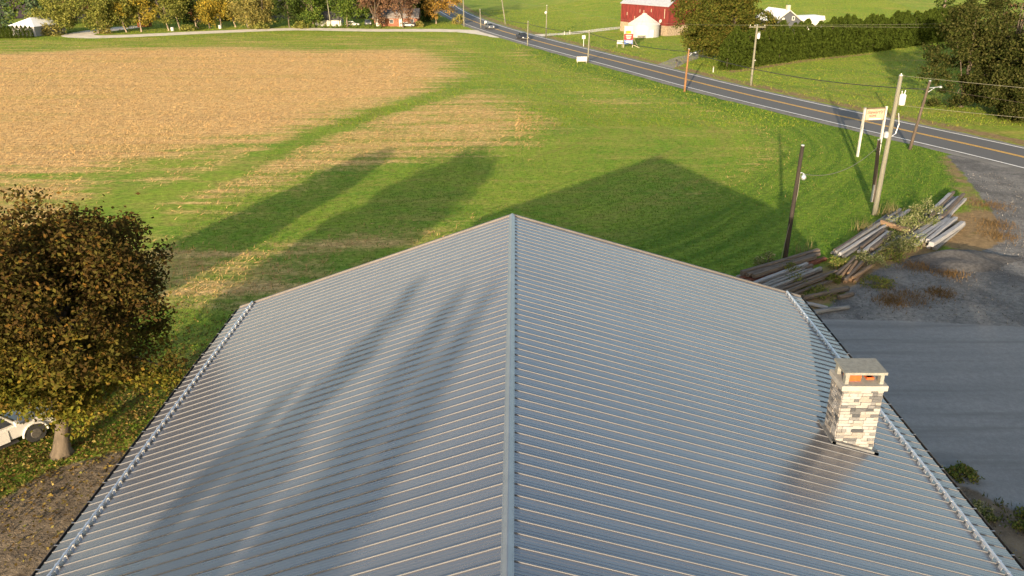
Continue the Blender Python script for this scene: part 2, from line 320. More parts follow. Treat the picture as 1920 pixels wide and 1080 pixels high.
def panel_mesh(side):
    xe, s = (EL, SL_) if side < 0 else (ER, SR_)
    prof = [(0, 0), (0, .021), (.016, .021), (.016, 0), (.075, 0), (.087, .004), (.103, .004), (.115, 0), (.165, 0), (.177, .004), (.193, .004), (.205, 0), (.255, 0), (.267, .004), (.283, .004), (.295, 0), (PITCH, 0)]
    L = math.hypot(xe-RX, s*(xe-RX)); nrm = Vector((side*s, 0, 1)).normalized()
    mb = MB(); k = len(prof)
    for x in (RX+side*.02, xe):
        b = Vector((x, 0, RZ0-s*abs(x-RX)+.012))
        mb.v += [tuple(b+nrm*h+Vector((0, y, 0))) for y, h in prof]
    mb.f = [(i, i+1, k+i+1, k+i) for i in range(k-1)]
    mb.f.append((k, k+1, k+2, k+3))
    me = mb.mesh('panel', ROOF); me.materials.append(SEAM)
    for p in me.polygons:
        ys_ = [me.vertices[v].co.y for v in p.vertices]
        if max(ys_) < .0165: p.material_index = 1
    return me
for side in (-1, 1):
    pm = panel_mesh(side)
    for i in range(int((Y1-Y0)/PITCH)):
        put('panel', pm, deck, (0, Y1-.03-(i+1)*PITCH, 0))
NP = int((Y1-Y0)/PITCH)
# ridge cap, rake trim, gutters
w = .118
mb = MB().prism([(RX-w, RZ0-SL_*w+.055), (RX-.012, RZ0+.085), (RX+.012, RZ0+.085), (RX+w, RZ0-SR_*w+.055), (RX+w-.008, RZ0-SR_*w+.03), (RX, RZ0+.06), (RX-w+.008, RZ0-SL_*w+.03)], Y0, Y1+.03)
mb.build('ridge_cap', TRIM, bld)
clos = MB()
for side, s in ((-1, SL_), (1, SR_)):
    for i in range(NP):
        y = Y1-.03-(i+1)*PITCH
        clos.box((RX+side*(w-.03), y+.2, RZ0-s*(w-.03)+.035), (.02, .34, .05))
clos.build('ridge_closure', DARKTRIM, bld)
for side, xe, s, z in ((-1, EL, SL_, zl), (1, ER, SR_, zr)):
    ym = Y1+.005
    MB().add([(RX, Y1-.03, RZ0+.075), (xe, Y1-.03, z+.075), (xe, Y1+.06, z+.075), (RX, Y1+.06, RZ0+.075), (RX, Y1-.03, RZ0-.18), (xe, Y1-.03, z-.18), (xe, Y1+.06, z-.18), (RX, Y1+.06, RZ0-.18)], [(0, 1, 2, 3), (4, 7, 6, 5), (0, 4, 5, 1), (1, 5, 6, 2), (2, 6, 7, 3), (3, 7, 4, 0)]).build('rake_trim', mat('rake_trim', (.12, .11, .105), .5, .3, .1, 3), bld)
    gx = xe+side*.07
    gut = MB().prism([(gx-.065, z-.03), (gx-.065, z-.15), (gx+.065, z-.15), (gx+.065, z-.03), (gx+.055, z-.03), (gx+.055, z-.14), (gx-.055, z-.14), (gx-.055, z-.03)], Y0, Y1+.02).build('gutter', DARKTRIM, bld)
    hm = MB().box((0, 0, 0), (.125, .03, .012)).mesh('gutter_strap', TRIM)
    for i in range(4, 46): put('gutter_strap', hm, gut, (gx, Y1-.5-i*.9+3.4, z-.022))
# snow guards
for side, gx, s in ((-1, -11.14, SL_), (1, 11.43, SR_)):
    z = RZ0-s*abs(gx-RX)
    sg = MB().tube([(gx, 4, z+.115), (gx, Y1-.05, z+.115)], .026, 6).tube([(gx-.03, 4, z+.10), (gx-.03, Y1-.05, z+.10)], .014, 5).build('snow_guard', GALV, bld)
    cl = MB().box((0, 0, .055), (.10, .055, .085)).tube([(-.03, -.05, .09), (-.03, .05, .09)], .012, 6).mesh('clamp', GALV)
    fl = MB().add([(-.05*side, -.06, .012), (-.05*side, .06, .012), (-.02*side, .06, .10), (-.02*side, -.06, .10), (-.065*side, -.06, .012), (-.065*side, .06, .012), (-.035*side, .06, .105), (-.035*side, -.06, .105)], [(0, 1, 2, 3), (4, 7, 6, 5), (0, 4, 5, 1), (1, 5, 6, 2), (2, 6, 7, 3), (3, 7, 4, 0)]).mesh('snow_plate', GALV)
    for i in range(66):
        y = Y1-.03-(i+1)*PITCH
        put('clamp', cl, sg, (gx, y+.011, z+.02)); put('snow_plate', fl, sg, (gx-side*.04, y+.2, z+.02))
# chimney
CX0, CX1, CY0, CY1, CT = 8.92, 9.97, 19.72, 20.52, 9.0
roofz = lambda x: RZ0-SR_*(x-RX)
MORTAR = mat('mortar', (.24, .21, .18), .95, var=.1, scale=8)
ch = MB().box(((CX0+CX1)/2, (CY0+CY1)/2, (6.6+CT)/2), (CX1-CX0-.06, CY1-CY0-.06, CT-6.6)).build('chimney', MORTAR, bld)
ST = []
for i, cc in enumerate([(.275, .26, .245), (.245, .222, .198), (.165, .163, .163), (.10, .102, .107), (.06, .063, .07), (.30, .29, .28)]):
    m = mat('ledge_stone_%d' % i, cc, .9, var=.22, scale=7, bump=.5, bscale=25, stretch=(1, 1, 2.5))
    b = MB().box((0, 0, 0), (1, 1, 1)); me = b.mesh('stone', m)
    bm = bmesh.new(); bm.from_mesh(me); rr = random.Random(i)
    for v in bm.verts: v.co += Vector([rr.uniform(-.03, .03) for _ in range(3)])
    bm.to_mesh(me); bm.free(); ST.append(me)
rows = 24; rh = (CT-6.72)/rows; sr = random.Random(5)
for r in range(rows):
    z = 6.72+rh*(r+.5)
    for face, (a, b) in enumerate(((CX0, CX1), (CY0, CY1), (CX0, CX1), (CY0, CY1))):
        u = a-(.0 if face in (1, 3) else .015)
        end = b+(.0 if face in (1, 3) else .015)
        while u < end-.02:
            ln = min(sr.choice([.13, .18, .22, .28, .34] if face < 2 else [.4, .5, .6]), end-u)
            if end-u-ln < .08: ln = end-u
            mid = u+ln/2; dp = .06+sr.uniform(0, .022)
            if face == 0: p, d = (mid, CY0-dp/2+.04, z), (ln-.008, dp, rh-.008)
            elif face == 2: p, d = (mid, CY1+dp/2-.04, z), (ln-.008, dp, rh-.008)
            elif face == 1: p, d = (CX0-dp/2+.04, mid, z), (dp, ln-.008, rh-.008)
            else: p, d = (CX1+dp/2-.04, mid, z), (dp, ln-.008, rh-.008)
            u += ln
            if z+rh/2 < roofz(p[0])+.0: continue
            o = put('stone', sr.choices(ST, [4, 3, 3, 2, 1.3, 4])[0], ch, p); o.scale = d
CONC = mat('concrete_cap', (.30, .285, .26), .9, var=.1, scale=5, bump=.3)
GREYC = mat('grey_hood_concrete', (.20, .20, .18), .9, var=.15, scale=9, bump=.4)
cxm, cym = (CX0+CX1)/2, (CY0+CY1)/2
MB().box((cxm, cym, CT+.075), (1.24, .98, .15)).build('chimney_cap', CONC, ch)
hm = MB()
for sx in (-1, 1):
    for sy in (-1, 1): hm.box((cxm+sx*.47, cym+sy*.29, CT+.15+.15), (.10, .17, .30), 0)
hm.build('hood_leg', GREYC, ch)
MB().box((cxm, cym, CT+.15+.34), (1.14, .86, .075)).build('hood_slab', GREYC, ch)
CLAY = mat('orange_clay', (.42, .085, .02), .8, var=.12, scale=6); FLUE_BLACK = mat('flue_black', (.012, .011, .01), 1)
for x, ww, hh in ((cxm-.20, .42, .17), (cxm+.27, .24, .07)):
    MB().lathe([(ww/2*1.2, 0), (ww/2*1.2, hh), (ww/2*1.0, hh), (ww/2*1.0, .02)], (0, 0, 0), 4).build('clay_flue', CLAY, ch, loc=(x, cym-.02, CT+.15), rz=R(45))
    MB().box((x, cym-.02, CT+.16), (ww*.70, ww*.70, .02)).build('flue_inside', FLUE_BLACK, ch)  # black plate filling the inside of each flue
fl = MB()
for x0, x1, y0, y1 in ((CX0-.14, CX1+.16, CY0-.16, CY0-.03), (CX0-.16, CX0-.03, CY0-.16, CY1+.2), (CX1+.03, CX1+.16, CY0-.16, CY1+.2), (CX0-.14, CX1+.16, CY1+.03, CY1+.2)):
    vs = [(x, y, roofz(x)+h) for x, y in ((x0, y0), (x1, y0), (x1, y1), (x0, y1)) for h in (.0, .085)]
    fl.add(vs, [(1, 3, 5, 7), (0, 6, 4, 2), (0, 2, 3, 1), (2, 4, 5, 3), (4, 6, 7, 5), (6, 0, 1, 7)])
fl.build('flashing', mat('flashing_metal', (.22, .22, .22), .5, .4, .15, 5), ch)

# ---------------------------------------------------------------- vegetation
BARK = mat('bark', (.11, .088, .066), .95, var=.3, scale=4, bump=.6, bscale=12, stretch=(1, 1, .25))
PALEBARK = mat('pale_bark', (.22, .175, .13), .95, var=.25, scale=3, bump=.5, bscale=10, stretch=(1, 1, .25))
def diamonds(C, size, rg, flat=.0, up=0., asp=.6):
    """leaf-sized rhombs round the points C; flat pulls them towards lying, up towards standing"""
    n = len(C); a = rg.normal(size=(n, 3)); a[:, 2] = a[:, 2]*(1-flat)+up*2; a /= np.linalg.norm(a, axis=1)[:, None]
    b = rg.normal(size=(n, 3)); b[:, 2] *= (1-flat); b -= a*(a*b).sum(1)[:, None]; b /= np.linalg.norm(b, axis=1)[:, None]+1e-9
    s = (size*rg.uniform(.6, 1.3, n))[:, None]
    return np.stack([C-a*s*.5, C+b*s*.5*asp, C+a*s*.5, C-b*s*.5*asp], 1)
def lumpy(rg, n, rx, ry, rz, inner=.35, lumps=9, flatb=.75, sq=0, amp_=1.):
    """cluster centres filling an uneven crown"""
    d = rg.normal(size=(n, 3)); d /= np.linalg.norm(d, axis=1)[:, None]
    L = rg.normal(size=(lumps, 3)); L /= np.linalg.norm(L, axis=1)[:, None]; amp = rg.uniform(-.25, .28, lumps)*amp_
    if sq: d /= ((np.abs(d)**sq).sum(1)**(1/sq))[:, None]
    k = 1+(np.exp(-(1-d@L.T)*5)*amp).sum(1)
    r = inner+(1-inner)*rg.uniform(0, 1, n)**.45
    p = d*(r*k)[:, None]*np.array([rx, ry, rz]); p[:, 2] = np.where(p[:, 2] < 0, p[:, 2]*flatb, p[:, 2]); return p
def tree(name, label, loc, h, rx, trunk, lm, seed, ry=None, ncl=70, per=36, leaf=.5, spread=.75, cat='tree', group=None, bark=None, lean=(0, 0), tr=.22, inner=.35, nb=9, fl=.75, gaps=0., sq=0, amp=1., limbs=0, lsig=.2):
    """tapered trunk with limbs, crown of leaf clumps; trunk = height of the lowest foliage"""
    rg = np.random.default_rng(seed); ry = ry or rx
    T = thing(name, label, cat, (loc[0], loc[1], 0), 0, group)
    cz = trunk+(h-trunk)*.5; rz = (h-trunk)*.5/((1+fl)/2)*1.0; cz = h-rz
    cl = lumpy(rg, ncl, rx, ry, rz, inner, 9, fl, sq, amp)
    if limbs:                                  # foliage masses gathered on separate limbs: uneven outline with gaps
        d_ = rg.normal(size=(limbs, 3)); d_ /= np.linalg.norm(d_, axis=1)[:, None]; rr_ = rg.uniform(.35, .88, limbs)**.7
        lc = d_*rr_[:, None]; lw = rg.uniform(.6, 1.35, limbs)*lsig
        k_ = rg.integers(0, limbs, ncl); q_ = rg.normal(size=(ncl, 3)); q_ /= np.linalg.norm(q_, axis=1)[:, None]
        cl = (lc[k_]+q_*(rg.uniform(.35, 1, ncl)**.6*lw[k_]*1.6)[:, None])*np.array([rx, ry, rz]); cl[:, 2] = np.where(cl[:, 2] < 0, cl[:, 2]*fl, cl[:, 2])
    cl += np.array([lean[0], lean[1], cz])
    if gaps: cl = cl[rg.uniform(size=len(cl)) > gaps]
    mb = MB(); fork = Vector((lean[0]*.4, lean[1]*.4, trunk*.85+.3)); top = Vector((lean[0], lean[1], cz+rz*.55))
    mb.tube([(0, 0, -.1), (.02, 0, .25), fork*.5, fork, (fork+top)/2+Vector((.1, .1, 0)), top], [tr*1.75, tr*1.08, tr*.9, tr*.85, tr*.45, tr*.1], 9)
    for i in range(nb):
        c = Vector(cl[int(rg.integers(len(cl)))]); a = fork.lerp(top, rg.uniform(0, .6)); m_ = a.lerp(c, .5)+Vector((0, 0, .12*(c-a).length))
        mb.tube([a, m_, c], [tr*.42, tr*.26, tr*.06], 6)
    mb.build('trunk', bark or BARK, T, True)
    C = np.repeat(cl, per, 0)+rg.normal(size=(len(cl)*per, 3))*spread*np.array([1, 1, .7])
    C[:, 2] = np.maximum(C[:, 2], .15)
    put('crown', np_mesh('crown', diamonds(C, leaf, rg, .15), 4, lm), T)
    return T
def conifer(name, label, loc, h, r, lm, seed, tiers=26, per=46, leaf=.5, cat='tree', group=None, base=.6, pw=.9):
    rg = np.random.default_rng(seed); T = thing(name, label, cat, (loc[0], loc[1], 0), 0, group)
    MB().tube([(0, 0, -.1), (0, 0, h*.5), (0, 0, h*.98)], [r*.09+.08, r*.06+.04, .02], 7).build('trunk', BARK, T, True)
    pts = []
    for k in range(tiers):
        f = k/(tiers-1); z = base+(h-base)*f; rr = r*(1-f)**pw*rg.uniform(.82, 1.12)+.08; nb = max(3, int(9*(1-f)+3))
        for a in rg.uniform(0, 2*math.pi, nb):
            n = max(3, int(per*(1-f)/nb)+3); u = rg.uniform(.1, 1, n)**.6
            pts.append(np.stack([np.cos(a)*rr*u, np.sin(a)*rr*u, z-u*rr*.28+0*u], 1)+rg.normal(size=(n, 3))*np.array([.16, .16, .10])*(.5+leaf))
    put('crown', np_mesh('crown', diamonds(np.concatenate(pts), leaf, rg, .45, -.15), 4, lm), T); return T
def shrub(name, label, loc, h, r, lm, seed, n=500, leaf=.14, cat='shrub', group=None, up=.2):
    rg = np.random.default_rng(seed); T = thing(name, label, cat, (loc[0], loc[1], 0), 0, group)
    d = rg.normal(size=(26, 3)); d[:, 2] = abs(d[:, 2]); d /= np.linalg.norm(d, axis=1)[:, None]; cl = d*rg.uniform(.45, 1, 26)[:, None]*np.array([r, r, h])
    C = np.repeat(cl, n//26, 0)+rg.normal(size=(26*(n//26), 3))*np.array([r*.16, r*.16, h*.12]); C[:, 2] = np.maximum(C[:, 2], .04)
    st = MB()
    for c in cl[:12]: st.tube([(0, 0, -.05), tuple(c*.55+np.array([0, 0, h*.1])), tuple(c)], [.02, .014, .006], 5)
    st.build('stem', BARK, T); put('foliage', np_mesh('foliage', diamonds(C, leaf, rg, 0, up), 4, lm), T); return T
G_OLIVE = leafmat('leaf_olive', [(0.124, 0.137, 0.029), (0.195, 0.202, 0.046), (0.247, 0.240, 0.065), (0.078, 0.098, 0.021)])
G_GREEN = leafmat('leaf_green', [(0.065, 0.111, 0.021), (0.111, 0.163, 0.031), (0.156, 0.195, 0.039), (0.046, 0.078, 0.016)])
G_DARK = leafmat('leaf_dark', [(.03, .05, .014), (.05, .075, .018), (.07, .095, .022), (.02, .035, .01)])
G_YEL = leafmat('leaf_yellow', [(0.286, 0.221, 0.033), (0.390, 0.273, 0.039), (0.221, 0.195, 0.039), (0.156, 0.150, 0.033)])
G_PALE = leafmat('leaf_pale_olive', [(0.234, 0.208, 0.065), (0.312, 0.260, 0.078), (0.182, 0.169, 0.052), (0.130, 0.130, 0.039)])
G_BRN = leafmat('leaf_brown_purple', [(0.169, 0.098, 0.058), (0.234, 0.137, 0.078), (0.124, 0.072, 0.052), (0.098, 0.058, 0.039)])
G_RUST = leafmat('leaf_rust', [(0.338, 0.195, 0.046), (0.260, 0.143, 0.039), (0.390, 0.260, 0.052), (0.169, 0.111, 0.033)])
G_BLUE = leafmat('needle_blue_green', [(0.065, 0.104, 0.058), (0.104, 0.150, 0.078), (0.046, 0.078, 0.046), (0.130, 0.169, 0.091)])
G_ARB = leafmat('leaf_arborvitae', [(0.036, 0.054, 0.009), (0.052, 0.072, 0.012), (0.025, 0.039, 0.007), (0.045, 0.063, 0.011)])
G_MIX = leafmat('leaf_roadside', [(0.027, 0.036, 0.009), (0.042, 0.051, 0.012), (0.018, 0.027, 0.007), (0.090, 0.087, 0.030), (0.060, 0.063, 0.018)])
# maple beside the building: brown-red above and to the building side, green low down
t = NT('maple_leaf'); P = t.coord(); r_ = t.node('ShaderNodeNewGeometry').outputs['Random Per Island']
sx = t.node('ShaderNodeSeparateXYZ'); t.put(sx.inputs[0], P)
brown = t.ramp(r_, [(.1, (.048, .030, .012)), (.3, (.070, .046, .014)), (.5, (.055, .052, .014)), (.7, (.085, .072, .016)), (.85, (.040, .026, .012)), (.97, (.13, .072, .016))])
green = t.ramp(r_, [(.1, (.065, .075, .012)), (.35, (.105, .110, .016)), (.6, (.14, .130, .018)), (.8, (.085, .055, .015)), (.97, (.20, .155, .022))])
f = t.math('ADD', t.math('MULTIPLY', t.math('SUBTRACT', sx.outputs[2], 5.4), .20), t.math('MULTIPLY', sx.outputs[0], .10)); f = t.math('ADD', f, t.math('MULTIPLY', t.math('SUBTRACT', t.noise(P, .6, 4, .7), .5), 3.6))
cc = t.mix(t.step(t.math('ADD', f, .5), -.05, 1.1), green, brown)
d = t.node('ShaderNodeBsdfDiffuse'); tr = t.node('ShaderNodeBsdfTranslucent'); m = t.node('ShaderNodeMixShader'); m.inputs[0].default_value = .22
t.put(d.inputs[0], cc); t.put(tr.inputs[0], cc); t.t.links.new(d.outputs[0], m.inputs[1]); t.t.links.new(tr.outputs[0], m.inputs[2]); t.t.links.new(m.outputs[0], t.out.inputs[0])
tree('maple_tree', 'broad maple with brown-red and green leaves standing beside the metal roof', (-19.4, 30.0), 10.1, 4.6, 1.8, t.m, 14, ry=4.5, ncl=1250, per=80, leaf=.19, spread=.30, bark=mat('maple_bark', (.095, .076, .056), .95, var=.3, scale=4, bump=.6, bscale=12, stretch=(1, 1, .25)), lean=(.4, 1.2), tr=.34, inner=.35, nb=46, fl=.86, limbs=64, lsig=.20)
# trees along the lane in the distance: (label, x, y, height, radius, clear trunk, leaves, bark)
FAR = [
 ('blue-green spruce rising behind the low white-roofed house', 'c', -137, 229, 17, 5, 0, G_BLUE),
 ('smaller blue-green spruce between the white-roofed house and the brown tree', 'c', -128.5, 232, 12, 3.4, 0, G_BLUE),
 ('dark olive tree at the left picture edge behind the clipped arborvitae', 't', -143, 226, 15, 5, 2, G_DARK),
 ('tall brown-leaved tree behind the spruces above the white roof', 't', -127, 250, 17, 5, 3, G_BRN),
 ('full olive-green tree reaching the ground right of the white-roofed house', 't', -114.5, 216, 10.6, 5.0, .5, G_OLIVE),
 ('dark shaded tree behind the bend of the gravel lane', 't', -112, 246, 12, 6, .5, G_DARK),  # dark leaf colour stands in for the shade on this tree
 ('olive tree with short trunk just inside the lane bend', 't', -104.5, 215.5, 15, 4.6, 2.6, G_OLIVE),
 ('olive tree with leaning pale trunk left of the yellow tree', 't', -98.8, 218.5, 14, 4.0, 3.2, G_OLIVE),
 ('bright yellow autumn tree in front of the orange shed', 't', -95.6, 220, 15, 4.6, 4.4, G_YEL),
 ('tall olive tree with a pale forked trunk beside the lane', 't', -89.6, 222.5, 19, 5.4, 6.0, G_OLIVE),
 ('slim straight pale-trunked tree next to the forked one', 't', -87.2, 224, 18, 3.6, 6.5, G_OLIVE),
 ('dense dark green tree right of the pale forked trunk', 't', -84.3, 229, 16, 4.4, .8, G_DARK),
 ('yellow-olive tree hanging over the orange canopy', 't', -81.2, 229, 15, 4.2, 3.6, G_YEL),
 ('yellow-green tree with straight trunk on the mown strip', 't', -78.8, 231, 15, 3.6, 3.8, G_YEL),
 ('green tree with leaning pale trunk right of the yellow-green one', 't', -75.6, 233, 15, 3.8, 4.2, G_GREEN),
 ('pale willow-like yellow-olive tree with low trunk', 't', -71.4, 230, 14, 4.2, 1.7, G_PALE),
 ('greyish olive tree beside the pale willow-like tree', 't', -67.4, 231, 14, 3.4, 1.4, G_PALE),
 ('dense dark green tree reaching the ground left of the white garage', 't', -61, 233, 16, 4.2, .4, G_DARK),
 ('large green maple hanging over the white garage roof', 't', -54.5, 233, 17, 5.2, 2.6, G_GREEN),
 ('green maple above the white parked cars', 't', -45.5, 233.5, 17, 4.6, 3.0, G_GREEN),
 ('purple-brown tree left in front of the brick house', 't', -37.6, 231.5, 15, 4.2, 3.0, G_BRN),
 ('purple-brown tree right in front of the brick house', 't', -30.2, 231.5, 15, 4.6, 2.8, G_BRN),
 ('rust-yellow autumn tree beside the road end of the lane', 't', -22.4, 244, 16, 5.8, 3.6, G_RUST),
 ('dark evergreen right of the brick house', 't', -25.4, 251, 11, 3.0, .4, G_DARK),
]
for i, (lb, k, x, y, h, r, tr_, lm) in enumerate(FAR):
    if k == 'c': conifer('spruce_tree', lb, (x, y), h, r, lm, 40+i, 24, 90, .75, pw=.8)
    else:
        lean = ((-1.2, 0) if 'leaning' in lb or 'forked' in lb else (rnd.uniform(-.3, .3), 0))
        tree('roadside_tree', lb, (x, y), h, r*1.12, tr_*.5, lm, 40+i, ncl=120, per=64, leaf=.46, spread=.62, bark=PALEBARK if 'pale' in lb or 'trunk' in lb or 'autumn' in lb or 'maple' in lb else BARK, lean=lean, tr=.19, nb=12, limbs=20, lsig=.27)
bs = random.Random(21)
for i in range(15):
    x = -150+i*8.4+bs.uniform(-2, 2)
    tree('background_tree', 'dark tree in the back row behind the lane trees, %s from the left' % nth(i), (x, 256+bs.uniform(-3, 10)), bs.uniform(10, 13), bs.uniform(4.5, 6), .4, bs.choice([G_DARK, G_GREEN, G_DARK, G_OLIVE]), 300+i, ncl=44, per=34, leaf=.8, spread=.85, group='second row of trees behind the lane')
for i, (x, y, h, r, lm, lb) in enumerate([(-113.5, 210.5, 3.2, 2.6, G_PALE, 'tan-green shrub at the foot of the full olive tree'), (-102.5, 215.5, 3.4, 1.8, G_PALE, 'rounded dry shrub beside the trunk inside the lane bend'), (-67.5, 228.5, 1.6, 2.0, G_OLIVE, 'low shrub under the greyish olive tree'), (-57, 230, 1.8, 2.2, G_OLIVE, 'low shrub beside the dense dark tree'), (-16.3, 243.5, 2.4, 2.0, G_PALE, 'dry shrub at the corner of lane and road'), (-26, 234.5, 1.5, 1.2, G_PALE, 'small dry shrub right of the brick house'), (-85, 223.5, 1.6, 2.4, G_OLIVE, 'weedy shrub right of the pale forked trunk')]):
    shrub('shrub', lb, (x, y), h, r, lm, 500+i, 700, .45)
for i in range(12):
    x = -54+i*1.55+(.8 if i > 5 else 0)
    shrub('garden_shrub', 'small clipped garden shrub before the garage, %s in the row from the left' % nth(i), (x, 231.2-.1*i), bs.uniform(.9, 1.3), .55, G_GREEN, 520+i, 260, .25, group='clipped shrubs in front of the garage')
# big tree by the barn
tree('oak_tree', 'huge olive-green tree between the red barn and the hedge', (40.6, 163), 16.5, 9.6, .4, leafmat('leaf_oak', [(0.048, 0.063, 0.011), (0.075, 0.088, 0.016), (0.097, 0.101, 0.021), (0.114, 0.092, 0.021), (0.031, 0.042, 0.009)]), 77, ry=7.5, ncl=760, per=90, leaf=.42, spread=.5, tr=.5, nb=16, inner=.4, limbs=54, lsig=.21)
# tall hedge row and clipped row at the white-roofed house
def arb_mesh(seed, h, r, n=900, leaf=.35):
    rg = np.random.default_rng(seed); u = rg.uniform(0, 1, n); z = h*u; rr = r*np.clip(np.minimum(1.1-.25*u, (1-u)*2.6+.10), .05, 1)*rg.uniform(.7, 1.08, n); a = rg.uniform(0, 2*math.pi, n)
    return np_mesh('foliage', diamonds(np.stack([rr*np.cos(a), rr*np.sin(a), np.maximum(z, .1)], 1), leaf, rg, 0, .6, .45), 4, G_ARB)
am = [arb_mesh(s, 6.6, 1.75, 1500, .55) for s in range(4)]
stm = MB().tube([(0, 0, -.1), (0, 0, 3), (0, 0, 6)], [.12, .08, .02], 6).mesh('stem', BARK)
hl = smooth_line(HEDGE, 1.0); hl = hl[:: 2]
for i, (x, y) in enumerate(hl):
    T = thing('hedge_arborvitae', 'tall arborvitae in the hedge beyond the road, %s from its roadside end' % nth(i), 'arborvitae', (x, y, 0), bs.uniform(0, 6), 'arborvitae hedge row beyond the road')
    s = bs.uniform(.88, 1.08)*(1+.12*min(1, i/len(hl))); put('stem', stm, T).scale = (s, s, s); put('foliage', am[i % 4], T).scale = (s*bs.uniform(.95, 1.15), s, s*bs.uniform(.92, 1.08))
am2 = [arb_mesh(10+s, 2.9, .55, 1100, .24) for s in range(3)]
for i in range(10):
    x = -123.6+i*.92; T = thing('clipped_arborvitae', 'narrow clipped arborvitae before the white-roofed house, %s from the left' % nth(i), 'arborvitae', (x, 203.0+i*.17, 0), i, 'arborvitae screen at the white-roofed house')
    put('foliage', am2[i % 3], T).scale = (1, 1, bs.uniform(.92, 1.05)); put('stem', stm, T).scale = (.4, .4, .42)
# dark trees at the right beyond the road
RT = [('leafy roadside tree behind the lamp pole with pale yellow leaf tips', 60.5, 113.5, 12.5, 5.2, .3, G_MIX), ('dense dark tree right of the lamp pole tree', 66, 107.5, 12.0, 4.8, .2, G_MIX), ('dark leafy tree at the right picture edge by the road', 71.5, 104, 15.5, 5.8, .2, G_MIX), ('low dark bush-like tree at the road edge right of the lamp pole', 62.5, 104.8, 5.6, 3.4, .1, G_MIX),
      ('tall dark tree behind the roadside trees at the right', 84, 125, 19, 6.5, .5, G_DARK), ('thin brown half-bare tree between the dark roadside trees', 69, 119, 16, 4.6, 1.0, G_BRN), ('dark tree where the hedge meets the roadside trees', 84, 150, 13.5, 6.5, .5, G_MIX), ('dark tree high in the right corner', 98, 150, 19, 8, .5, G_DARK)]
for i, (lb, x, y, h, r, tr_, lm) in enumerate(RT):
    thin = 'half-bare' in lb
    tree('dark_tree', lb, (x, y), h*1.06, r*(1 if thin else 1.22), tr_, lm, 700+i, ncl=60 if thin else 300, per=22 if thin else 90, leaf=.22 if thin else .34, spread=.42, tr=.25, nb=30 if thin else 12, inner=.4, limbs=0 if thin else 34, lsig=.22)
conifer('spruce_tree', 'dark conifer poking above the far end of the hedge', (106, 216), 12, 5.5, G_DARK, 88, 22, 90, .8)
# trees behind the viewpoint that throw the long shadows over field and roof
tree('shade_tree', 'round-topped tree left of the maple, outside the picture, shading the field', (-29.6, 30.5), 10.5, 2.5, 1.2, G_OLIVE, 801, ncl=420, per=40, leaf=.45, spread=.32, tr=.25, inner=.1, sq=2.4, amp=.4)
for i, (lb, x, y, h, r) in enumerate([('first slim spruce behind the viewpoint', -20.0, -30.5, 19.9, 3.7), ('second slim spruce behind the viewpoint', -19.7, -37.7, 21.4, 3.6), ('third slim spruce behind the viewpoint', -21.4, -48.3, 23.6, 2.9), ('short slim spruce behind the viewpoint', -22.1, -31.9, 17.8, 2.7)]):
    conifer('shade_spruce', lb + ' shading the roof', (x, y), h, r, G_DARK, 810+i, 70, 480, .5, pw=.8)
for i in range(8):  # row added out of view to keep the paved yard in shade
    tree('shade_tree', 'unseen broad tree added behind the viewpoint to shade the paved yard, %s in its row' % nth(i), (-7+i*5.2, -50+(i%2)*3), 18.6+(i*37%5)*.3, 5.0, .4, G_GREEN, 830+i, ncl=460, per=40, leaf=.75, spread=.55, tr=.3, inner=.15, group='row of unseen trees added to shade the paved yard')

# ---------------------------------------------------------------- ground litter and blades (uncountable)
rg = np.random.default_rng(5)
bmask = lambda X, Y: (X > EL-.3) & (X < ER+.3) & (Y < Y1+.1)
def blades(pts, h, wd, rg, tilt=.35):
    n = len(pts); a = rg.uniform(0, 2*math.pi, n); hh = h*rg.uniform(.6, 1.3, n); w_ = wd*rg.uniform(.7, 1.3, n)
    dx = np.stack([np.cos(a)*w_/2, np.sin(a)*w_/2, 0*a], 1); tp = np.stack([rg.normal(size=n)*tilt*hh, rg.normal(size=n)*tilt*hh, hh], 1)
    B = np.concatenate([pts, np.zeros((n, 1))], 1) if pts.shape[1] == 2 else pts
    return np.stack([B-dx, B+dx, B+tp], 1)
def scatter(n, x0, x1, y0, y1, keep, power=1.0):
    X = rg.uniform(x0, x1, n); Y = y0+(y1-y0)*rg.uniform(0, 1, n)**power; k = keep(X, Y); return np.stack([X[k], Y[k]], 1)
road_d = lambda X, Y: ldist(RL[::4], X, Y)
okg = lambda X, Y: (w_dry(X, Y) < rg.uniform(.2, .7, len(X))) & ~bmask(X, Y) & (w_lot(X, Y) < .4) & (w_soil(X, Y) < rg.uniform(.1, .7, len(X))) & (road_d(X, Y) > 5.9)
GR = leafmat('grass_blade', [(0.075, 0.156, 0.015), (0.106, 0.194, 0.020), (0.138, 0.213, 0.027), (0.056, 0.125, 0.013), (0.188, 0.200, 0.050)], .35)
pts = scatter(170000, -26, 46, 26, 115, okg, 1.35); pts = pts[w_stub(pts[:, 0], pts[:, 1]) < rg.uniform(.2, .8, len(pts))]
tag(put('grass', np_mesh('grass', blades(pts, .13, .05, rg, .5), 3, GR)), 'short green grass of the lawn and field around the building', 'grass', kind='stuff')
pf = scatter(230000, -125, 125, 100, 300, lambda X, Y: (np.abs(X-.02*Y) < Y*.66+6) & (road_d(X, Y) > 6.2) & (ldist(LN[::3], X, Y) > 4.2) & (w_stub(X, Y)+rg.normal(size=len(X))*.12 < .42), 1.1)
zf = .055*np.clip(pf[:, 1]-236, 0, 170)*np.clip((pf[:, 0]-2)/25, 0, 1)
GF = leafmat('meadow_blade', [(0.107, 0.169, 0.018), (0.152, 0.210, 0.022), (0.197, 0.232, 0.029), (0.081, 0.139, 0.014), (0.240, 0.223, 0.046)], .3)
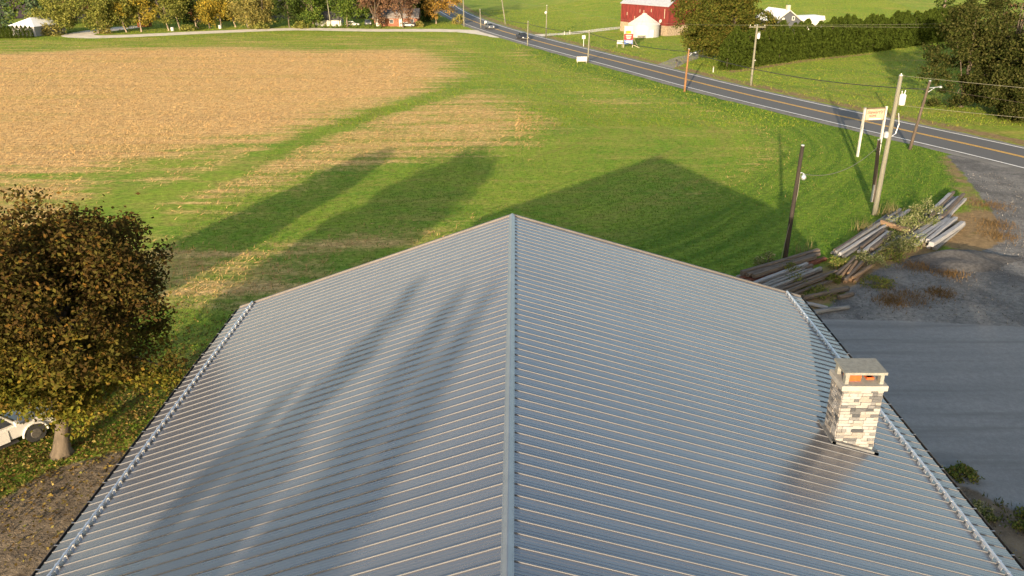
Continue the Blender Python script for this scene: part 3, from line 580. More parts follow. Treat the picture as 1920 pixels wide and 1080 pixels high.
tag(put('meadow_grass', np_mesh('meadow_grass', blades(np.concatenate([pf, zf[:, None]], 1), .16, .12, rg, .45), 3, GF)), 'yellow-green meadow grass in the distance beyond the stubble and the road', 'grass', kind='stuff')
pb = scatter(16000, 12.4, 22, 14, 32, lambda X, Y: (sdist(Z_BED, X, Y) > -.2) & (np.sin(X*1.9+Y*.8)+np.sin(Y*1.7-X*.6)+rg.normal(size=len(X))*.5 > .35))
tag(put('verge_weeds', np_mesh('verge_weeds', blades(pb, .16, .05, rg, .6), 3, leafmat('verge_blade', [(.07, .09, .018), (.10, .11, .025), (.13, .10, .04), (.05, .065, .014)], .3))), 'low mixed weeds and grass on the dark soil strip under the right eave', 'weeds', kind='stuff')
# corn stubble: standing stalks in rows plus lying residue
STB = leafmat('corn_stubble', [(.40, .255, .11), (.49, .33, .15), (.30, .195, .085), (.43, .285, .12)], .15)
ang = R(28); ca, sa = math.cos(ang), math.sin(ang)
def rowpts(x0, x1, y0, y1, step):
    D = 95; u = np.arange(-D, D, step); v = np.arange(-D, D, .78); U, Vv = np.meshgrid(u, v); U = U+rg.normal(size=U.shape)*.07; Vv = Vv+rg.normal(size=U.shape)*.05
    X = (U*ca-Vv*sa-20).ravel(); Y = (U*sa+Vv*ca+85).ravel(); k = (X > x0) & (X < x1) & (Y > y0) & (Y < y1); return X[k], Y[k]
X, Y = rowpts(-48, 8, 42, 140, .22); nz = np.sin(X*.23+1.3*np.sin(Y*.17))*np.sin(Y*.31+X*.09)
k = (w_stub(X, Y)+.22*nz > rg.uniform(.42, .9, len(X))+.9*np.clip((Y-60)/70, 0, 1)) & ~bmask(X, Y); X, Y = X[k], Y[k]
st = blades(np.stack([X, Y], 1), .26, .05, rg, .22)
n = 190000; X = rg.uniform(-1, 1, n); Y = 42+150*rg.uniform(0, 1, n)**1.15; X = np.where(X < 0, X*(20+Y*.72), X*12); nz = rg.normal(size=n)*.5
k = (w_stub(X, Y)+.22*nz > rg.uniform(.36, .8, n)+.35*np.clip((Y-60)/130, 0, 1)) & ~bmask(X, Y); X, Y = X[k], Y[k]; n = len(X)
a = rg.uniform(0, math.pi, n); L = rg.uniform(.16, .42, n)*(1+.5*np.clip((Y-60)/90, 0, 1.2)); dx = np.stack([np.cos(a)*L/2, np.sin(a)*L/2, rg.uniform(-.04, .16, n)], 1); wv = np.stack([-np.sin(a)*.03, np.cos(a)*.03, 0*a+.02], 1)*(1+.5*np.clip((Y-60)/90, 0, 1.2))[:, None]
B = np.stack([X, Y, np.full(n, .08)], 1); ly = np.stack([B-dx-wv, B-dx+wv, B+dx], 1)
n = 900; A = np.array(ARC[:8]); tt = rg.uniform(0, len(A)-1.001, n); i0 = tt.astype(int); fr = (tt-i0)[:, None]; pa = A[i0]*(1-fr)+A[i0+1]*fr+rg.normal(size=(n, 2))*2.4
sa_ = blades(pa, .16, .05, rg, .8)
tag(put('corn_stubble', np_mesh('corn_stubble', np.concatenate([st, ly, sa_]), 3, STB)), 'tan corn stubble and straw left standing in the field rows', 'stubble', kind='stuff')
# fallen leaves left of the building
kl = lambda X, Y: ~bmask(X, Y) & (rg.uniform(0, 1, len(X)) < (np.exp(-(((X+19.5)/7)**2+((Y-31)/8)**2))+.05)*(1-.75*w_soil(X, Y)))
pts = scatter(46000, -27, -11.8, 22, 46, kl); C = np.concatenate([pts, rg.uniform(.03, .09, (len(pts), 1))], 1)
FALL = leafmat('fallen_leaf', [(.13, .085, .025), (.085, .05, .018), (.20, .15, .04), (.065, .04, .018), (.11, .11, .025), (.25, .19, .07)], .1)
tag(put('fallen_leaves', np_mesh('fallen_leaves', diamonds(C, .15, rg, .8), 4, FALL)), 'yellow and brown fallen leaves under the maple and along the building', 'leaves', kind='stuff')
gp = scatter(60000, -13, 46, 20, 78, lambda X, Y: ~bmask(X, Y) & ((w_lot(X, Y) > .6) & (sdist(Z_PAD, X, Y) < -.2) | (sdist(Z_BED, X, Y) > 0)))
GV = leafmat('loose_stone', [(.10, .10, .10), (.17, .165, .16), (.24, .23, .22), (.06, .06, .062)], 0)
tag(put('loose_gravel', np_mesh('loose_gravel', diamonds(np.concatenate([gp, np.full((len(gp), 1), .03)], 1), .075, rg, .6, 0, 1), 4, GV)), 'loose grey gravel over the yard beside the timbers', 'gravel', kind='stuff')

# ---------------------------------------------------------------- timber piles
GRAIN = (12, 12, .5)
TM = [mat('weathered_timber', (.19, .187, .185), .9, var=.35, scale=2.2, bump=.5, stretch=(.5, 9, 9)), mat('silver_timber', (.27, .27, .28), .9, var=.3, scale=2.2, bump=.5, stretch=(.5, 9, 9)), mat('brown_timber', (.11, .088, .072), .9, var=.35, scale=2.2, bump=.5, stretch=(.5, 9, 9)), mat('red_timber', (.13, .052, .034), .9, var=.3, scale=2.2, bump=.5, stretch=(.5, 9, 9)), mat('tan_timber', (.23, .15, .09), .9, var=.35, scale=2.2, bump=.5, stretch=(.5, 9, 9))]
tmr = random.Random(31)
def timber(p0, p1, z, w_, h_, mi, label, group, name='timber', rnd_log=False):
    p0, p1 = Vector((*p0, 0)), Vector((*p1, 0)); L = (p1-p0).length; a = math.atan2(p1.y-p0.y, p1.x-p0.x); mb = MB(); k = 7
    if rnd_log:
        pts = [(L*i/k, tmr.uniform(-.03, .03), h_/2+tmr.uniform(-.015, .02)) for i in range(k+1)]; mb.tube(pts, [h_/2*tmr.uniform(.9, 1.05) for _ in pts], 10)
    else:
        ring = []; bow = tmr.uniform(-.04, .04)
        for i in range(k+1):
            x = L*i/k; b = bow*math.sin(math.pi*i/k); j = lambda: tmr.uniform(-.012, .012)
            e = .03
            pr = [(-w_/2+e, 0), (w_/2-e, 0), (w_/2, e), (w_/2, h_-e), (w_/2-e, h_), (-w_/2+e, h_), (-w_/2, h_-e), (-w_/2, e)]
            mb.v += [(x+(tmr.uniform(-.03, .03) if i in (0, k) else 0), q+b+j(), zz+(0 if zz < .01 else j())) for q, zz in pr]
        for i in range(k):
            for q in range(8): mb.f.append((i*8+q, i*8+(q+1) % 8, i*8+8+(q+1) % 8, i*8+8+q))
        mb.f += [tuple(range(8))[::-1], tuple(range(k*8, k*8+8))]
    o = mb.build(name, TM[mi], None, rnd_log, (p0.x, p0.y, z), a); return tag(o, label, 'log' if rnd_log else 'timber', group)
def pile(pa, pb, n, width, size, layers, mats, desc, group, lj=.5):
    """n timbers side by side from pa to pb, stacked in layers"""
    a, b = np.array(pa), np.array(pb); d = (b-a)/np.linalg.norm(b-a); nrm = np.array([-d[1], d[0]])
    ordn = ['first', 'second', 'third', 'fourth', 'fifth', 'sixth', 'seventh', 'eighth', 'ninth', 'tenth']
    for ly_ in range(layers):
        m_ = n-ly_
        for i in range(m_):
            off = (i-(m_-1)/2)*width/n*1.0
            p0 = a+nrm*(off+tmr.uniform(-.08, .08))+d*tmr.uniform(-lj, lj*1.6); p1 = b+nrm*off+d*tmr.uniform(-lj*2.2, lj)+nrm*tmr.uniform(-.26, .26)
            lev = ('bottom', 'upper', 'top')[ly_] if layers > 1 else 'only'
            timber(p0, p1, .01+ly_*size*.95, width/n*tmr.uniform(.5, .88), size*tmr.uniform(.6, .97), tmr.choice(mats), '%s, %s in %s layer' % (desc, ordn[i], lev), group)
pile((14.6, 49.6), (21.0, 53.9), 4, 1.45, .34, 2, [2, 3, 2, 0], 'long reddish-brown beam behind the roof corner', 'reddish beams behind the roof corner')
pile((15.4, 47.6), (20.3, 51.3), 9, 2.7, .27, 2, [0, 0, 1, 2], 'grey squared timber by the roof corner', 'grey timbers by the roof corner')
pile((22.6, 54.6), (31.2, 64.4), 4, 1.2, .28, 2, [1, 1, 0, 2], 'very long silver-grey beam along the lawn edge', 'long beams along the lawn edge')
pile((24.6, 54.9), (28.4, 59.4), 4, 1.3, .28, 2, [0, 1, 2], 'short grey timber beside the long lawn-edge beams', 'short timbers beside the long beams')
pile((21.3, 49.9), (23.6, 52.8), 6, 1.6, .22, 2, [4, 4, 2], 'warm tan timber in the small sunlit stack', 'sunlit tan timbers')
pile((29.2, 56.9), (34.2, 62.4), 7, 2.9, .32, 2, [1, 0, 1, 2], 'silver timber stacked above the gravel mound', 'silver timbers above the gravel mound')
pile((33.2, 62.8), (38.0, 69.2), 5, 1.8, .30, 2, [1, 0, 2], 'grey timber in the stack nearest the driveway', 'grey timbers nearest the driveway')
timber((28.2, 60.9), (29.3, 58.7), .38, .34, .32, 4, 'tan timber end lying crosswise on the long beams', None)
timber((17.7, 46.7), (21.0, 48.3), 0, .3, .36, 2, 'long bare log in front of the grey timber stack', None, 'log', True)
timber((19.9, 46.9), (21.0, 47.5), 0, .3, .30, 2, 'short log lying against the long bare log', None, 'log', True)
timber((16.6, 44.3), (20.0, 45.5), 0, .3, .28, 0, 'single pole-like log at the edge of the paved yard', None, 'log', True)
timber((17.6, 46.1), (18.7, 45.4), 0, .3, .24, 1, 'short pale log near the roof corner', None, 'log', True)
# gravel mound (millings) in the yard
mb = MB(); N_ = 40; mr = np.random.default_rng(8); ph = mr.uniform(0, 6, 6)
hf = lambda u, v: max(0, 1-(u*u+v*v)*(1.25+.3*math.sin(3*math.atan2(v, u)+ph[3])+.2*math.sin(5*math.atan2(v, u)+ph[4])))**1.3*(1+.25*math.sin(3*u+ph[0])+.18*math.sin(5*v+ph[1])+.10*math.sin(11*u+7*v+ph[2]))
for i in range(N_+1):
    for j in range(N_+1):
        u, v = -1+2*i/N_, -1+2*j/N_; mb.v.append((u*4.6, v*2.2, -.05+.62*hf(u, v)+(mr.uniform(-.02, .02) if u*u+v*v < .9 else 0)))
mb.f = [(i*(N_+1)+j, (i+1)*(N_+1)+j, (i+1)*(N_+1)+j+1, i*(N_+1)+j+1) for i in range(N_) for j in range(N_)]
tag(mb.build('gravel_mound', mat('dark_millings', (.055, .055, .058), .95, var=.35, scale=5, bump=.8, bscale=18), None, True, (31, 53.6, 0), R(12)), 'low mound of dark gravel in front of the silver timbers', 'gravel mound')
# weeds and shrubs round the timbers
ASTER = leafmat('aster', [(.20, .20, .09), (.13, .15, .05), (.30, .29, .17), (.08, .11, .03), (.11, .14, .04)], .2)
WEED = leafmat('weed', [(.10, .14, .03), (.14, .16, .04), (.07, .10, .02), (.20, .17, .06)], .2)
DRYW = leafmat('dry_weed', [(.15, .095, .04), (.11, .07, .03), (.19, .125, .055), (.08, .055, .028)], .15)
for i, (x, y, h, r, m, lb) in enumerate([
    (28.6, 57.2, 1.25, 1.5, ASTER, 'pale flowering bush between the long beams and the gravel mound'), (27.2, 55.6, 1.0, 1.2, ASTER, 'pale bush at the left foot of the gravel mound'),
    (29.4, 60.2, 1.3, 1.5, ASTER, 'pale flowering bush behind the crosswise timber end'), (31.4, 61.2, 1.2, 1.4, ASTER, 'pale bush between the two timber stacks'),
    (33.2, 64.4, 1.4, 1.4, ASTER, 'yellowish flowering bush left of the stack nearest the driveway'), (24.4, 53.2, .9, 1.1, ASTER, 'pale weeds at the near end of the long beams'),
    (26.0, 54.2, .9, 1.0, WEED, 'green weeds between short timbers and mound'), (17.2, 53.0, .8, .9, ASTER, 'greyish weeds at the foot of the dark pole'), (18.3, 51.0, .9, .9, WEED, 'dark weed growing through the reddish beams'),
    (17.9, 49.2, .8, .9, WEED, 'low weed growing over the grey timber stack'), (21.9, 52.9, .7, .9, WEED, 'green weeds between the tan stack and the reddish beams'), (20.6, 50.0, .5, .6, WEED, 'small yellow-green weed left of the tan stack'),
    (23.2, 49.4, .5, 1.2, WEED, 'yellowish weed patch on the gravel below the tan stack'), (19.2, 47.5, .5, 1.2, WEED, 'low weeds between the bare log and the grey stack'),
    (17.0, 28.4, .6, .6, ASTER, 'white flowering weed beside the right eave'), (15.2, 29.8, .5, 1.2, WEED, 'green grass clump at the corner of the paved yard by the right eave'), (17.8, 26.0, .4, .6, ASTER, 'second white weed further along the right eave'), (18.4, 28.6, .4, .7, WEED, 'green weed right of the white flowering weed'), (14.2, 30.6, .35, 1.0, WEED, 'low green clump against the right eave at the paved yard'), (16.2, 29.4, .35, 1.1, WEED, 'low spreading weed at the rim of the paved yard'), (15.4, 26.6, .45, .8, WEED, 'dark green weed close to the right eave'), (19.4, 25.4, .4, .9, WEED, 'weed clump at the lower right picture edge'), (16.6, 23.8, .4, .9, WEED, 'dry green weed near the lower right corner'), (14.8, 24.6, .35, .7, DRYW, 'brown dry weed under the right eave')]):
    shrub('weed_bush', lb, (x, y), h, r, m, 900+i, 1300 if h > .9 else 800, .13, 'bush')
def tussock(x, y, h, r, n, lm, label, group=None, name='dry_grass_clump'):
    g = np.random.default_rng(int(x*31+y*17)); p = g.normal(size=(n, 2))*r*.5
    T = put(name, np_mesh(name, blades(p, h, .035, g, .28), 3, lm), None, (x, y, 0)); return tag(T, label, 'grass clump', group, 'stuff')
tussock(30.2, 64.0, 1.1, 1.0, 110, leafmat('straw', [(.22, .18, .09), (.17, .14, .07), (.12, .115, .045)], .2), 'tall straw-coloured grass clump right of the pale utility pole')
tussock(26.6, 60.0, 1.0, .8, 80, MATS['straw'], 'tall dry grass clump on the lawn left of the long beams')
tussock(20.4, 55.0, 1.0, .7, 50, MATS['straw'], 'thin dry grass clump behind the reddish beams')
for i, (x, y, r, lb) in enumerate([(27.4, 52.6, 1.1, 'orange-brown dry grass at the left rim of the gravel mound'), (28.9, 51.4, 1.0, 'orange-brown dry grass below the gravel mound'), (24.4, 47.4, 1.3, 'patch of orange dry weeds on the gravel near the paved yard'), (26.6, 47.9, .9, 'smaller patch of orange dry weeds right of the larger one'), (23.0, 46.6, .9, 'thin orange dry weeds at the edge of the paved yard'), (37.6, 61.8, 1.4, 'brown dry grass right of the silver timbers'), (39.8, 67, 1.5, 'brown dry grass beside the driveway stack'), (36.4, 59.0, 1.3, 'brown dry grass in front of the silver timber stack')]):
    tussock(x, y, .20, r*1.2, 600, DRYW, lb)

# ---------------------------------------------------------------- poles, wires, signs
WOOD_P = mat('pole_grey_wood', (.15, .145, .112), .9, var=.2, scale=3, bump=.4, stretch=(3, 3, .3)); WOOD_D = mat('pole_dark_wood', (.028, .022, .018), .9, var=.3, scale=3, bump=.4, stretch=(3, 3, .3))
WOOD_B = mat('pole_brown_wood', (.075, .058, .045), .9, var=.25, scale=3, bump=.4, stretch=(3, 3, .3)); WOOD_O = mat('pole_orange_wood', (.19, .10, .045), .9, var=.25, scale=2, bump=.4, stretch=(3, 3, .3))
STEEL = mat('grey_steel', (.42, .43, .44), .5, .5, .1, 4); WHITEP = mat('white_paint', (.40, .39, .365), .6, var=.08, scale=2); CREAM = mat('cream_paint', (.31, .275, .20), .6, var=.1, scale=3)
BLACK = mat('black_rubber', (.02, .02, .02), .6, var=.1); WIREP = mat('pale_wire', (.16, .155, .12), .6, var=.05)
def pole(label, b, top, r, m, name='utility_pole', seg=5):
    T = thing(name, label, 'pole', (b[0], b[1], 0)); d = Vector((top[0]-b[0], top[1]-b[1], top[2]))
    MB().tube([d*(i/seg)+Vector((0, 0, -.3 if i == 0 else 0)) for i in range(seg+1)], [r*(1.12-.34*i/seg) for i in range(seg+1)], 10).build('pole_shaft', m, T, True)
    MB().lathe([(r*.80, -.02), (r*.80, .05), (r*.3, .07)], tuple(d), 10).build('pole_cap', STEEL, T); return T, d
def lamp_arm(T, d, f, side, L=1.1):
    p = d*f; q = p+Vector((side*L, 0, .12))
    MB().tube([p, q], .035, 6).tube([p-Vector((0, 0, .5)), p+Vector((side*L*.55, 0, .05))], .025, 6).build('lamp_arm', GALV, T)
    MB().lathe([(.05, .10), (.16, .02), (.17, -.05), (.10, -.12)], tuple(q), 10).build('lamp_head', STEEL, T)
def transformer(T, p, s=1.):
    MB().lathe([(.20*s, 0), (.24*s, .03), (.24*s, .75*s), (.20*s, .82*s), (.06*s, .86*s)], tuple(p), 14).build('transformer', mat('pale_grey_enamel', (.60, .61, .60), .45, .1, .05, 3), T, True)
    MB().tube([p+Vector((.1, 0, .8*s)), p+Vector((.13, 0, 1.12*s))], .04, 6).tube([p+Vector((-.1, 0, .8*s)), p+Vector((-.12, 0, 1.08*s))], .04, 6).build('insulator', STEEL, T)
def insul(T, p): MB().lathe([(.03, 0), (.06, .03), (.035, .08), (.06, .11), (.03, .16)], tuple(p), 8).build('insulator', mat('porcelain', (.6, .58, .54), .3, var=.05), T)
p1, d1 = pole('dark wooden pole with a small lamp standing beside the timber piles', (18.42, 53.1), (18.60, 53.1, 8.2), .145, WOOD_D)
f = .77; MB().lathe([(.05, .26), (.09, .2), (.16, .12), (.17, .0), (.12, -.12), (.04, -.14)], tuple(d1*f+Vector((.36, -.05, -.25))), 12).build('lamp_head', GALV, p1, True)
MB().tube([d1*f, d1*f+Vector((.2, -.05, .12)), d1*f+Vector((.36, -.05, .02))], .025, 6).build('lamp_arm', GALV, p1)
MB().tube([d1*.02+Vector((-.35, -.2, 0)), d1*.30+Vector((-.14, -.1, 0)), d1*.6+Vector((.15, -.05, 0)), d1*f+Vector((.12, -.05, 0))], .02, 5).build('conduit', WIREP, p1)
p2, d2 = pole('short brown post next to the pale utility pole on the lawn', (30.5, 68.2), (30.15, 68.2, 5.3), .17, WOOD_B, 'short_post')
MB().box((-.18, -.12, .75), (.12, .16, 1.5)).build('conduit', STEEL, p2); insul(p2, d2*.93+Vector((.15, -.05, 0)))
p3, d3 = pole('tall pale utility pole with a white transformer at the yard corner', (29.1, 64.4), (29.3, 64.4, 11.05), .19, WOOD_P)
transformer(p3, d3*.80+Vector((.42, -.08, 0))); insul(p3, d3)
pts = [d3*.73+Vector((.35, -.05, .15)), d3*.66+Vector((.55, -.05, .1)), d3*.60+Vector((.42, -.05, .0)), d3*.58+Vector((.12, -.12, 0))]
MB().tube([(p.x, p.y, p.z) for p in pts], .04, 6).build('cable_loop', GALV, p3); MB().lathe([(.17, 0), (.22, .08), (.2, .42), (.1, .5)], tuple(d3*.57+Vector((-.28, -.08, 0))), 12).build('meter_box', STEEL, p3)
p4, d4 = pole('dark roadside pole with a lamp arm leaning right by the driveway', (42.3, 87.9), (43.1, 87.9, 7.2), .16, WOOD_B); lamp_arm(p4, d4, .90, 1, 1.3)
p5, d5 = pole('orange-brown roadside pole with a short lamp arm opposite the hedge', (25.3, 125.9), (25.5, 125.9, 6.2), .16, WOOD_O); lamp_arm(p5, d5, .90, 1, 1.0)
p6, d6 = pole('tall grey utility pole with crossarm in front of the hedge', (36.9, 132.2), (36.9, 132.2, 9.05), .17, WOOD_P)
MB().box(tuple(d6*.97+Vector((0, -.15, 0))), (2.5, .12, .14)).build('crossarm', WOOD_P, p6); transformer(p6, d6*.78+Vector((.36, -.08, 0)), .9)
for q in (-1.1, -.4, 1.1): insul(p6, d6*.985+Vector((q, -.15, .02)))
MB().lathe([(.05, .1), (.12, 0), (.06, -.06)], tuple(d6*.42+Vector((.22, -.1, 0))), 8).build('spool_insulator', WHITEP, p6)
p7, d7 = pole('grey roadside pole beside the low white board sign', (13.6, 160), (13.7, 160, 5.75), .15, WOOD_P)
p8, d8 = pole('slim roadside pole just right of the dark pickup', (2.6, 187.9), (2.7, 187.9, 5.15), .13, WOOD_P)
p9, d9 = pole('pole with a white lamp globe at the barn drive', (7.2, 203.9), (7.3, 203.9, 7.4), .13, WOOD_P)
MB().lathe([(.06, -.3), (.28, -.15), (.34, .1), (.2, .35), (.05, .4)], tuple(d9*.78+Vector((-.2, -.1, 0))), 12).build('lamp_globe', WHITEP, p9, True); insul(p9, d9)
p10, d10 = pole('leaning pole on the green slope beyond the road', (-2.8, 241.6), (-4.0, 241.6, 7.6), .16, WOOD_P)
p11, d11 = pole('short roadside pole just left of the silver car', (-9.3, 231.7), (-9.5, 231.7, 4.7), .14, WOOD_P)
p12, d12 = pole('tall pale pole at the corner of lane and road', (-14.0, 234.9), (-14.1, 234.9, 9.5), .16, WOOD_P); insul(p12, d12*.8+Vector((.2, 0, 0)))
p13, d13 = pole('roadside pole in front of the white garage', (-49.4, 231), (-49.9, 231, 7.5), .14, WOOD_P)
p14, d14 = pole('utility pole by the road beyond the right picture edge', (66, 50), (66, 50, 10.5), .17, WOOD_P)
def wire(label, a, b, sag, r, m, name='overhead_wire', n=18):
    a, b = Vector(a), Vector(b); pts = [a.lerp(b, i/n)-Vector((0, 0, sag*4*(i/n)*(1-i/n))) for i in range(n+1)]
    return tag(MB().tube(pts, r, 5).build(name, m, None, True), label, 'wire')
tp = lambda T, d, f=1.0, off=(0, 0, 0): tuple(Vector(T.location)+d*f+Vector(off))
wire('thick black cable between the lamp-arm pole and the orange pole', tp(p4, d4, .88), tp(p5, d5, .94), 1.0, .05, BLACK)
wire('thick black cable between the orange pole and the pole by the white board', tp(p5, d5, .94), tp(p7, d7, .92), .55, .05, BLACK)
wire('thick black cable between the pole by the white board and the slim pole', tp(p7, d7, .92), tp(p8, d8, .9), .4, .05, BLACK)
wire('black cable from the slim pole to the short pole by the silver car', tp(p8, d8, .9), tp(p11, d11, .9), .5, .05, BLACK)
wire('drooping pale wire from the dark pole to the short brown post', tp(p1, d1, .78), tp(p2, d2, .9), 1.0, .022, WIREP)
wire('pale wire from the transformer pole top to the right picture edge', tp(p3, d3, 1.0), tp(p14, d14, 1.0), .5, .012, WIREP)
wire('pale wire from the middle of the transformer pole to the right picture edge', tp(p3, d3, .80), tp(p14, d14, .86), .6, .012, WIREP)
wire('dark wire from the lamp-arm pole to the right picture edge', tp(p4, d4, .9), tp(p14, d14, .74), .5, .014, WOOD_B)
wire('upper wire from the crossarm to the right picture edge', tp(p6, d6, .985, (1.1, -.15, .15)), (112, 128, 11.5), .6, .012, WIREP)
wire('lower wire from the crossarm to the right picture edge', tp(p6, d6, .985, (-.4, -.15, .15)), (112, 127, 10.4), .7, .012, WIREP)
wire('wire from the crossarm left to the lamp globe pole', tp(p6, d6, .985, (-1.1, -.15, .15)), tp(p9, d9, .98), 1.2, .012, WIREP)
wire('wire from the lamp globe pole to the leaning pole on the slope', tp(p9, d9, .98), tp(p10, d10, .98), .6, .012, WIREP)
# business sign on two posts
def text_mesh(txt, size, m, name, parent, loc, rot, italic=0.):
    cu = bpy.data.curves.new('lettering', 'FONT'); cu.body = txt; cu.size = size; cu.extrude = .004; cu.shear = italic
    o = bpy.data.objects.new('lettering', cu); COL.objects.link(o); dg = bpy.context.evaluated_depsgraph_get()
    me = bpy.data.meshes.new_from_object(o.evaluated_get(dg)); bpy.data.objects.remove(o); me.materials.clear(); me.materials.append(m)
    q = put(name, me, parent, loc); q.rotation_euler = rot; return q
sA, sB = Vector((35.4, 84.5, 0)), Vector((37.75, 85.0, 0)); sgn = thing('business_sign', 'cream business sign with red lettering between two white posts', 'sign', tuple(sA), math.atan2(sB.y-sA.y, sB.x-sA.x)); sw = (sB-sA).length
for x in (0, sw): MB().box((x, 0, 2.5), (.19, .19, 5.2)).build('post', WHITEP, sgn)
MB().box((sw/2, 0, 4.36), (sw-.20, .10, 1.30)).build('sign_frame', mat('sign_frame_brown', (.10, .075, .05), .8), sgn)
MB().box((sw/2, -.045, 4.33), (sw-.36, .06, 1.10)).build('sign_board', CREAM, sgn)
REDL = mat('red_lettering', (.24, .02, .012), .6, var=.1)
text_mesh('Stewart\'s', .46, REDL, 'lettering', sgn, (.28, -.081, 4.42), (R(90), 0, 0), .35); text_mesh('HOME', .31, REDL, 'lettering', sgn, (.50, -.081, 4.09), (R(90), 0, 0))
MB().box((sw/2+.05, -.078, 3.87), (1.35, .006, .10)).build('sign_stripe', mat('pale_blue_stripe', (.42, .52, .52), .6), sgn)
# roadside boards
bs_ = thing('white_board_sign', 'low white board sign at the foot of the roadside pole', 'sign', (12.35, 158.6, 0), R(4))
MB().box((0, 0, .78), (1.95, .07, .86)).build('sign_board', WHITEP, bs_)
for x in (-.85, .85): MB().box((x, .07, .5), (.09, .07, 1.1)).build('post', CREAM, bs_)
for i in range(3): MB().box((-.1+.1*i, -.04, 1.02-.24*i), (1.5-.25*i, .012, .07)).build('faint_line', mat('faint_grey', (.50, .48, .45), .7), bs_)
ss = thing('small_white_sign', 'small white square sign on a thin post across the road', 'sign', (14.8, 186.9, 0))
MB().box((0, 0, .9), (.09, .09, 1.8)).build('post', STEEL, ss); MB().box((0, -.06, 1.95), (.72, .03, .75)).build('sign_board', WHITEP, ss)
ss = thing('small_white_sign', 'small white sign at the road edge beside the silver car', 'sign', (-8.0, 230.6, 0)); MB().box((0, 0, .8), (.08, .08, 1.6)).build('post', STEEL, ss); MB().box((0, -.06, 1.45), (.6, .03, .75)).build('sign_board', WHITEP, ss)
bb = thing('roadside_billboard', 'stacked white, yellow, red and blue billboard before the grain bin', 'sign', (24.2, 184.4, 0), R(3))
RED = mat('sign_red', (.30, .02, .018), .6, var=.08); YELS = mat('sign_yellow', (.48, .25, .01), .6, var=.05); BLU = mat('sign_blue', (.07, .12, .32), .6, var=.1)
for x in (-.95, .95): MB().box((x, .08, 2.2), (.12, .12, 4.5)).build('post', CREAM, bb)
MB().box((0, 0, 3.72), (1.9, .08, 1.6)).build('white_panel', WHITEP, bb); MB().box((-.02, -.05, 3.22), (.95, .03, .52)).build('yellow_panel', YELS, bb); MB().box((-.62, -.05, 3.22), (.2, .03, .5)).build('brown_panel', mat('sign_brown', (.20, .10, .06), .7), bb)
MB().box((0, -.01, 2.25), (1.95, .08, 1.2)).build('red_panel', RED, bb); MB().box((0, 0, 1.2), (1.9, .08, .85)).build('blue_panel', BLU, bb)
for z, ww in ((2.55, 1.25), (2.22, 1.1), (1.92, .8)): MB().box((0, -.055, z), (ww, .02, .17)).build('white_line_of_print', WHITEP, bb)
MB().box((.1, -.045, 1.28), (1.35, .02, .36)).build('white_line_of_print', WHITEP, bb)
for x0, x1, y1 in ((.9, 2.6, 2.6), (.7, 1.6, 2.8), (-.3, 2.4, -.6)): MB().tube([(x0, .1, 2.2 if y1 > 0 else 1.2), (x1, y1, 0)], .07, 6).build('brace', CREAM, bb)
ls = thing('low_white_sign', 'low white sign on legs left of the stacked billboard', 'sign', (22.4, 184.5, 0)); MB().box((0, 0, 1.15), (1.25, .06, .72)).build('sign_board', WHITEP, ls)
for x in (-.55, .55): MB().box((x, .06, .6), (.09, .07, 1.2)).build('leg', CREAM, ls)
mbx = thing('mailbox', 'dark mailbox on a post at the farm drive', 'mailbox', (29.0, 153.2, 0)); MB().box((0, 0, .5), (.12, .12, 1.1)).build('post', WOOD_B, mbx); MB().tube([(0, -.35, 1.2), (0, .35, 1.2)], .2, 10).build('box', BLACK, mbx)
for i, (x, y, lb) in enumerate([(34.2, 146.8, 'small white marker post near the hedge end'), (12.0, 212.3, 'short white post in the rail at the barn drive, left one'), (13.4, 213.4, 'short tan post in the rail at the barn drive, right one')]):
    o = thing('marker_post', lb, 'post', (x, y, 0)); MB().box((0, 0, .45), (.14, .14, .9)).build('post_shaft', WHITEP, o); MB().box((0, 0, .93), (.18, .18, .06)).build('post_cap', CREAM, o)

